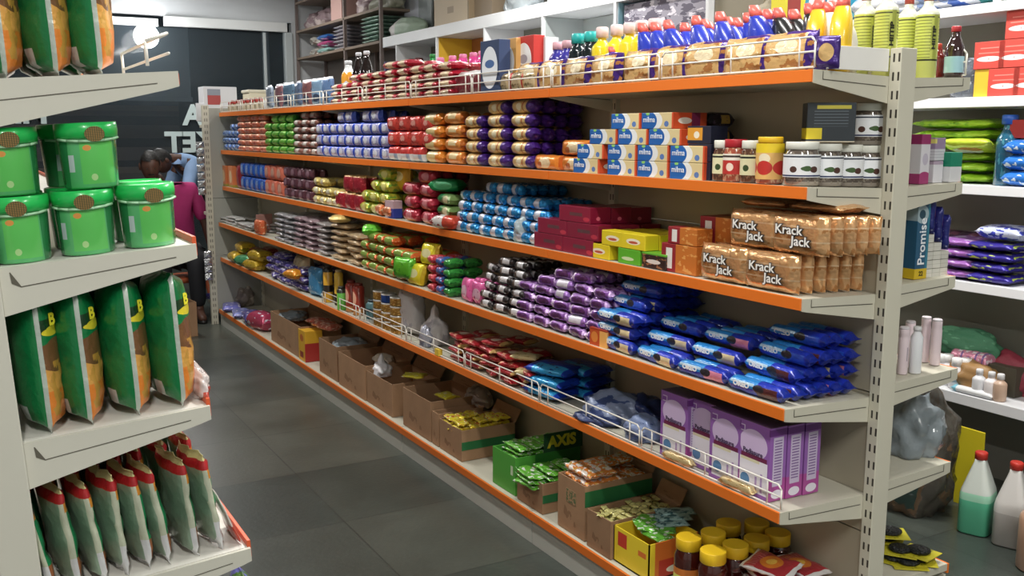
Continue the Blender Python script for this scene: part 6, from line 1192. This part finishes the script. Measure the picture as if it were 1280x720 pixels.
def hand_chain(w, dirv, side, curl=.5, L=.085):
    """wrist, direction, side vector -> (points, edges, radii) for palm and five fingers"""
    d = dirv.normalized(); s = side.normalized(); n = d.cross(s).normalized(); pts = [w]; ed = []; ra = [(.024, .017)]
    pts.append(w+d*.05); ed.append((0, 1)); ra.append((.034, .014))
    for i, (o, ln) in enumerate([(-.03, .062), (-.011, .072), (.01, .068), (.029, .054)]):
        a = len(pts); b0 = w+d*.085+s*o; pts += [b0, b0+(d*.9+n*curl*.6).normalized()*ln*.55, b0+(d*.9+n*curl*.6).normalized()*ln*.55+(d*.4+n*curl*1.6).normalized()*ln*.45]
        ed += [(1, a), (a, a+1), (a+1, a+2)]; ra += [(.0105, .0105), (.009, .009), (.007, .007)]
    a = len(pts); b0 = w+d*.03-s*.034; pts += [b0, b0+(d*.7-s*.7).normalized()*.04, b0+(d*.7-s*.7).normalized()*.04+(d+n*curl*.4).normalized()*.03]; ed += [(0, a), (a, a+1), (a+1, a+2)]; ra += [(.013, .013), (.0105, .0105), (.008, .008)]
    return pts, ed, ra
def chain(lists):
    P, E, R_ = [], [], []
    for p, e, r in lists:
        o = len(P); P += p; E += [(a+o, b+o) for a, b in e]; R_ += r
    return P, E, R_
def person(loc, rz, J, shirt, trousers, label, headM, sleeve=.6):
    """J: joints in local metres. one continuous body; shirt, trousers, hair and shoes are clothing children"""
    pelvis, chest, neck, head = J['pelvis'], J['chest'], J['neck'], J['head']
    pts = [pelvis, (pelvis+chest)/2, chest, neck, head]; ed = [(0, 1), (1, 2), (2, 3), (3, 4)]; ra = [(.145, .11), (.135, .1), (.15, .105), (.055, .055), (.07, .075)]
    for s in 'LR':
        a = len(pts); pts += [J['sh'+s], J['el'+s], J['wr'+s]]; ed += [(2, a), (a, a+1), (a+1, a+2)]; ra += [(.058, .058), (.042, .042), (.026, .026)]
        hd = J['wr'+s]-J['el'+s]; hp, he, hr = hand_chain(J['wr'+s], hd, hd.cross(V(0, 1, .2)) if abs(hd.normalized().y) < .9 else V(1, 0, 0))
        o = len(pts); pts += hp[1:]; ed += [((a+2) if x == 0 else o+x-1, o+y-1) for x, y in he]; ra += hr[1:]
        a = len(pts); pts += [J['hip'+s], J['kn'+s], J['an'+s], J['an'+s]+V(0, -.16, -.05)]; ed += [(0, a), (a, a+1), (a+1, a+2), (a+2, a+3)]; ra += [(.09, .09), (.06, .06), (.04, .04), (.035, .03)]
    body = skinned('person', pts, ed, ra, skin, 2)
    body = join('person', [(body, Matrix.Identity(4)), (head_mesh(), headM)])
    pts = [pelvis+(pelvis-chest)*.12, (pelvis+chest)/2, chest, chest+(neck-chest)*.75]; ed = [(0, 1), (1, 2), (2, 3)]; ra = [(.17, .135), (.162, .125), (.178, .128), (.075, .075)]
    for s in 'LR':
        a = len(pts); pts += [J['sh'+s], J['sh'+s]+(J['el'+s]-J['sh'+s])*.95]; ed += [(2, a), (a, a+1)]; ra += [(.08, .08), (.062, .062)]
        if sleeve > 1: pts.append(J['el'+s]+(J['wr'+s]-J['el'+s])*(sleeve-1)); ed.append((a+1, a+2)); ra.append((.05, .05))
    sh = skinned('shirt', pts, ed, ra, shirt, 2)
    pts = [pelvis+(chest-pelvis)*.08]; ed = []; ra = [(.15, .12)]
    for s in 'LR': a = len(pts); pts += [J['hip'+s], J['kn'+s], J['an'+s]+V(0, 0, .02)]; ed += [(0, a), (a, a+1), (a+1, a+2)]; ra += [(.105, .105), (.078, .078), (.062, .062)]
    tr = skinned('trousers', pts, ed, ra, trousers, 2)
    ps = [('shirt', sh), ('trousers', tr), ('hair', hair_mesh(), headM)]
    ps.append(('collar', MB().loft([(-.03, 0, 0, .085, .08), (.02, 0, 0, .066, .064), (.022, 0, 0, .06, .058), (-.02, 0, 0, .074, .07)], 20, capb=False, capt=False, M=Matrix.Translation(neck-V(0, 0, .02))).mesh('collar', shirt)))
    shoe = MB()
    for s in 'LR':
        a = J['an'+s]; f = MB().loft([(0, 0, -.05, .045, .12), (.02, 0, -.05, .047, .122), (.05, 0, -.02, .04, .085), (.075, 0, .01, .034, .04)], 18).mesh('shoe', mat('shoe_dark', '#1d1b1b', .5, var=0)); ps.append(('shoe', f, Matrix.Translation((a.x, a.y, 0))))
    eyes = MB()
    for s in (-1, 1): eyes.loft([(-.002, 0, 0, .011, .006), (.003, 0, 0, .009, .005)], 12, M=headM @ Matrix.Translation((s*.026, -.083, .006)) @ Matrix.Rotation(PI/2, 4, 'X'))
    ps.append(('eyes', eyes.mesh('eyes', mat('eye_dark', '#3a2c26', .3, var=0, dec=[]))))
    ms = MB().loft([(-.003, 0, 0, .026, .007), (.004, 0, 0, .024, .005)], 14, M=headM @ Matrix.Translation((0, -.093, -.041)) @ Matrix.Rotation(PI/2, 4, 'X')); ps.append(('moustache', ms.mesh('moustache', hair)))
    return put(K('person', 'person', body, ps), loc, rz, label)
shirt1 = mat('magenta_shirt', '#c8327c', .7, var=0, nv=.15, ns=9, bump=.4, bscale=14); trs = mat('dark_trousers', '#15161c', .8, var=0)
J = dict(pelvis=V(.10, .1, .52), chest=V(.03, .0, .9), neck=V(-.06, -.05, 1.1), head=V(-.11, -.09, 1.18), shL=V(.21, .0, 1.04), elL=V(.3, -.03, .76), wrL=V(.33, -.12, .48), shR=V(-.16, -.05, 1.02), elR=V(-.3, -.2, .76), wrR=V(-.3, -.42, .8), hipL=V(.2, .08, .48), knL=V(.14, -.34, .5), anL=V(.14, -.36, .08), hipR=V(0, .08, .48), knR=V(-.12, -.34, .5), anR=V(-.12, -.36, .08))
hM = Matrix.Translation((-.135, -.13, 1.245)) @ Matrix.Rotation(-.1, 4, 'Z') @ Matrix.Rotation(.25, 4, 'X')
person((-.62, 6.6, FL), .0, J, shirt1, trs, 'person in a magenta pink shirt sitting and looking down behind the left shelves', hM, .95)
shirt2 = mat('pale_blue_shirt', '#8fb0dc', .7, var=0, nv=.12, ns=9, bump=.4, bscale=14)
J2 = dict(pelvis=V(.30, .1, .95), chest=V(-.02, -.05, 1.22), neck=V(-.16, -.12, 1.27), head=V(-.24, -.17, 1.26), shL=V(-.02, -.24, 1.22), elL=V(-.12, -.36, 1.0), wrL=V(-.2, -.5, .86), shR=V(-.02, .12, 1.25), elR=V(-.14, .14, 1.0), wrR=V(-.26, .05, .86), hipL=V(.30, .0, .88), knL=V(.27, -.03, .47), anL=V(.34, .0, .08), hipR=V(.30, .2, .88), knR=V(.27, .17, .47), anR=V(.34, .2, .08))
hM2 = Matrix.Translation((-.30, -.2, 1.25)) @ Matrix.Rotation(-1.2, 4, 'Z') @ Matrix.Rotation(.8, 4, 'X')
q = at(238, 225, 1, 8.0)
person((q.x-.02, 8.0, FL), .1, J2, shirt2, trs, 'person in a pale blue shirt bending down beside the far window', hM2, 1.5)
# report
_d = [(l, len(v)) for l, v in LAB.items() if len(v) > 1 and not all(s for _, s in v)]
for l, n in _d[:20]: print('DUPLABEL', n, l)
for l in LAB:
    n = len(l.split())
    if n < 4 or n > 16: print('LEN', n, l)
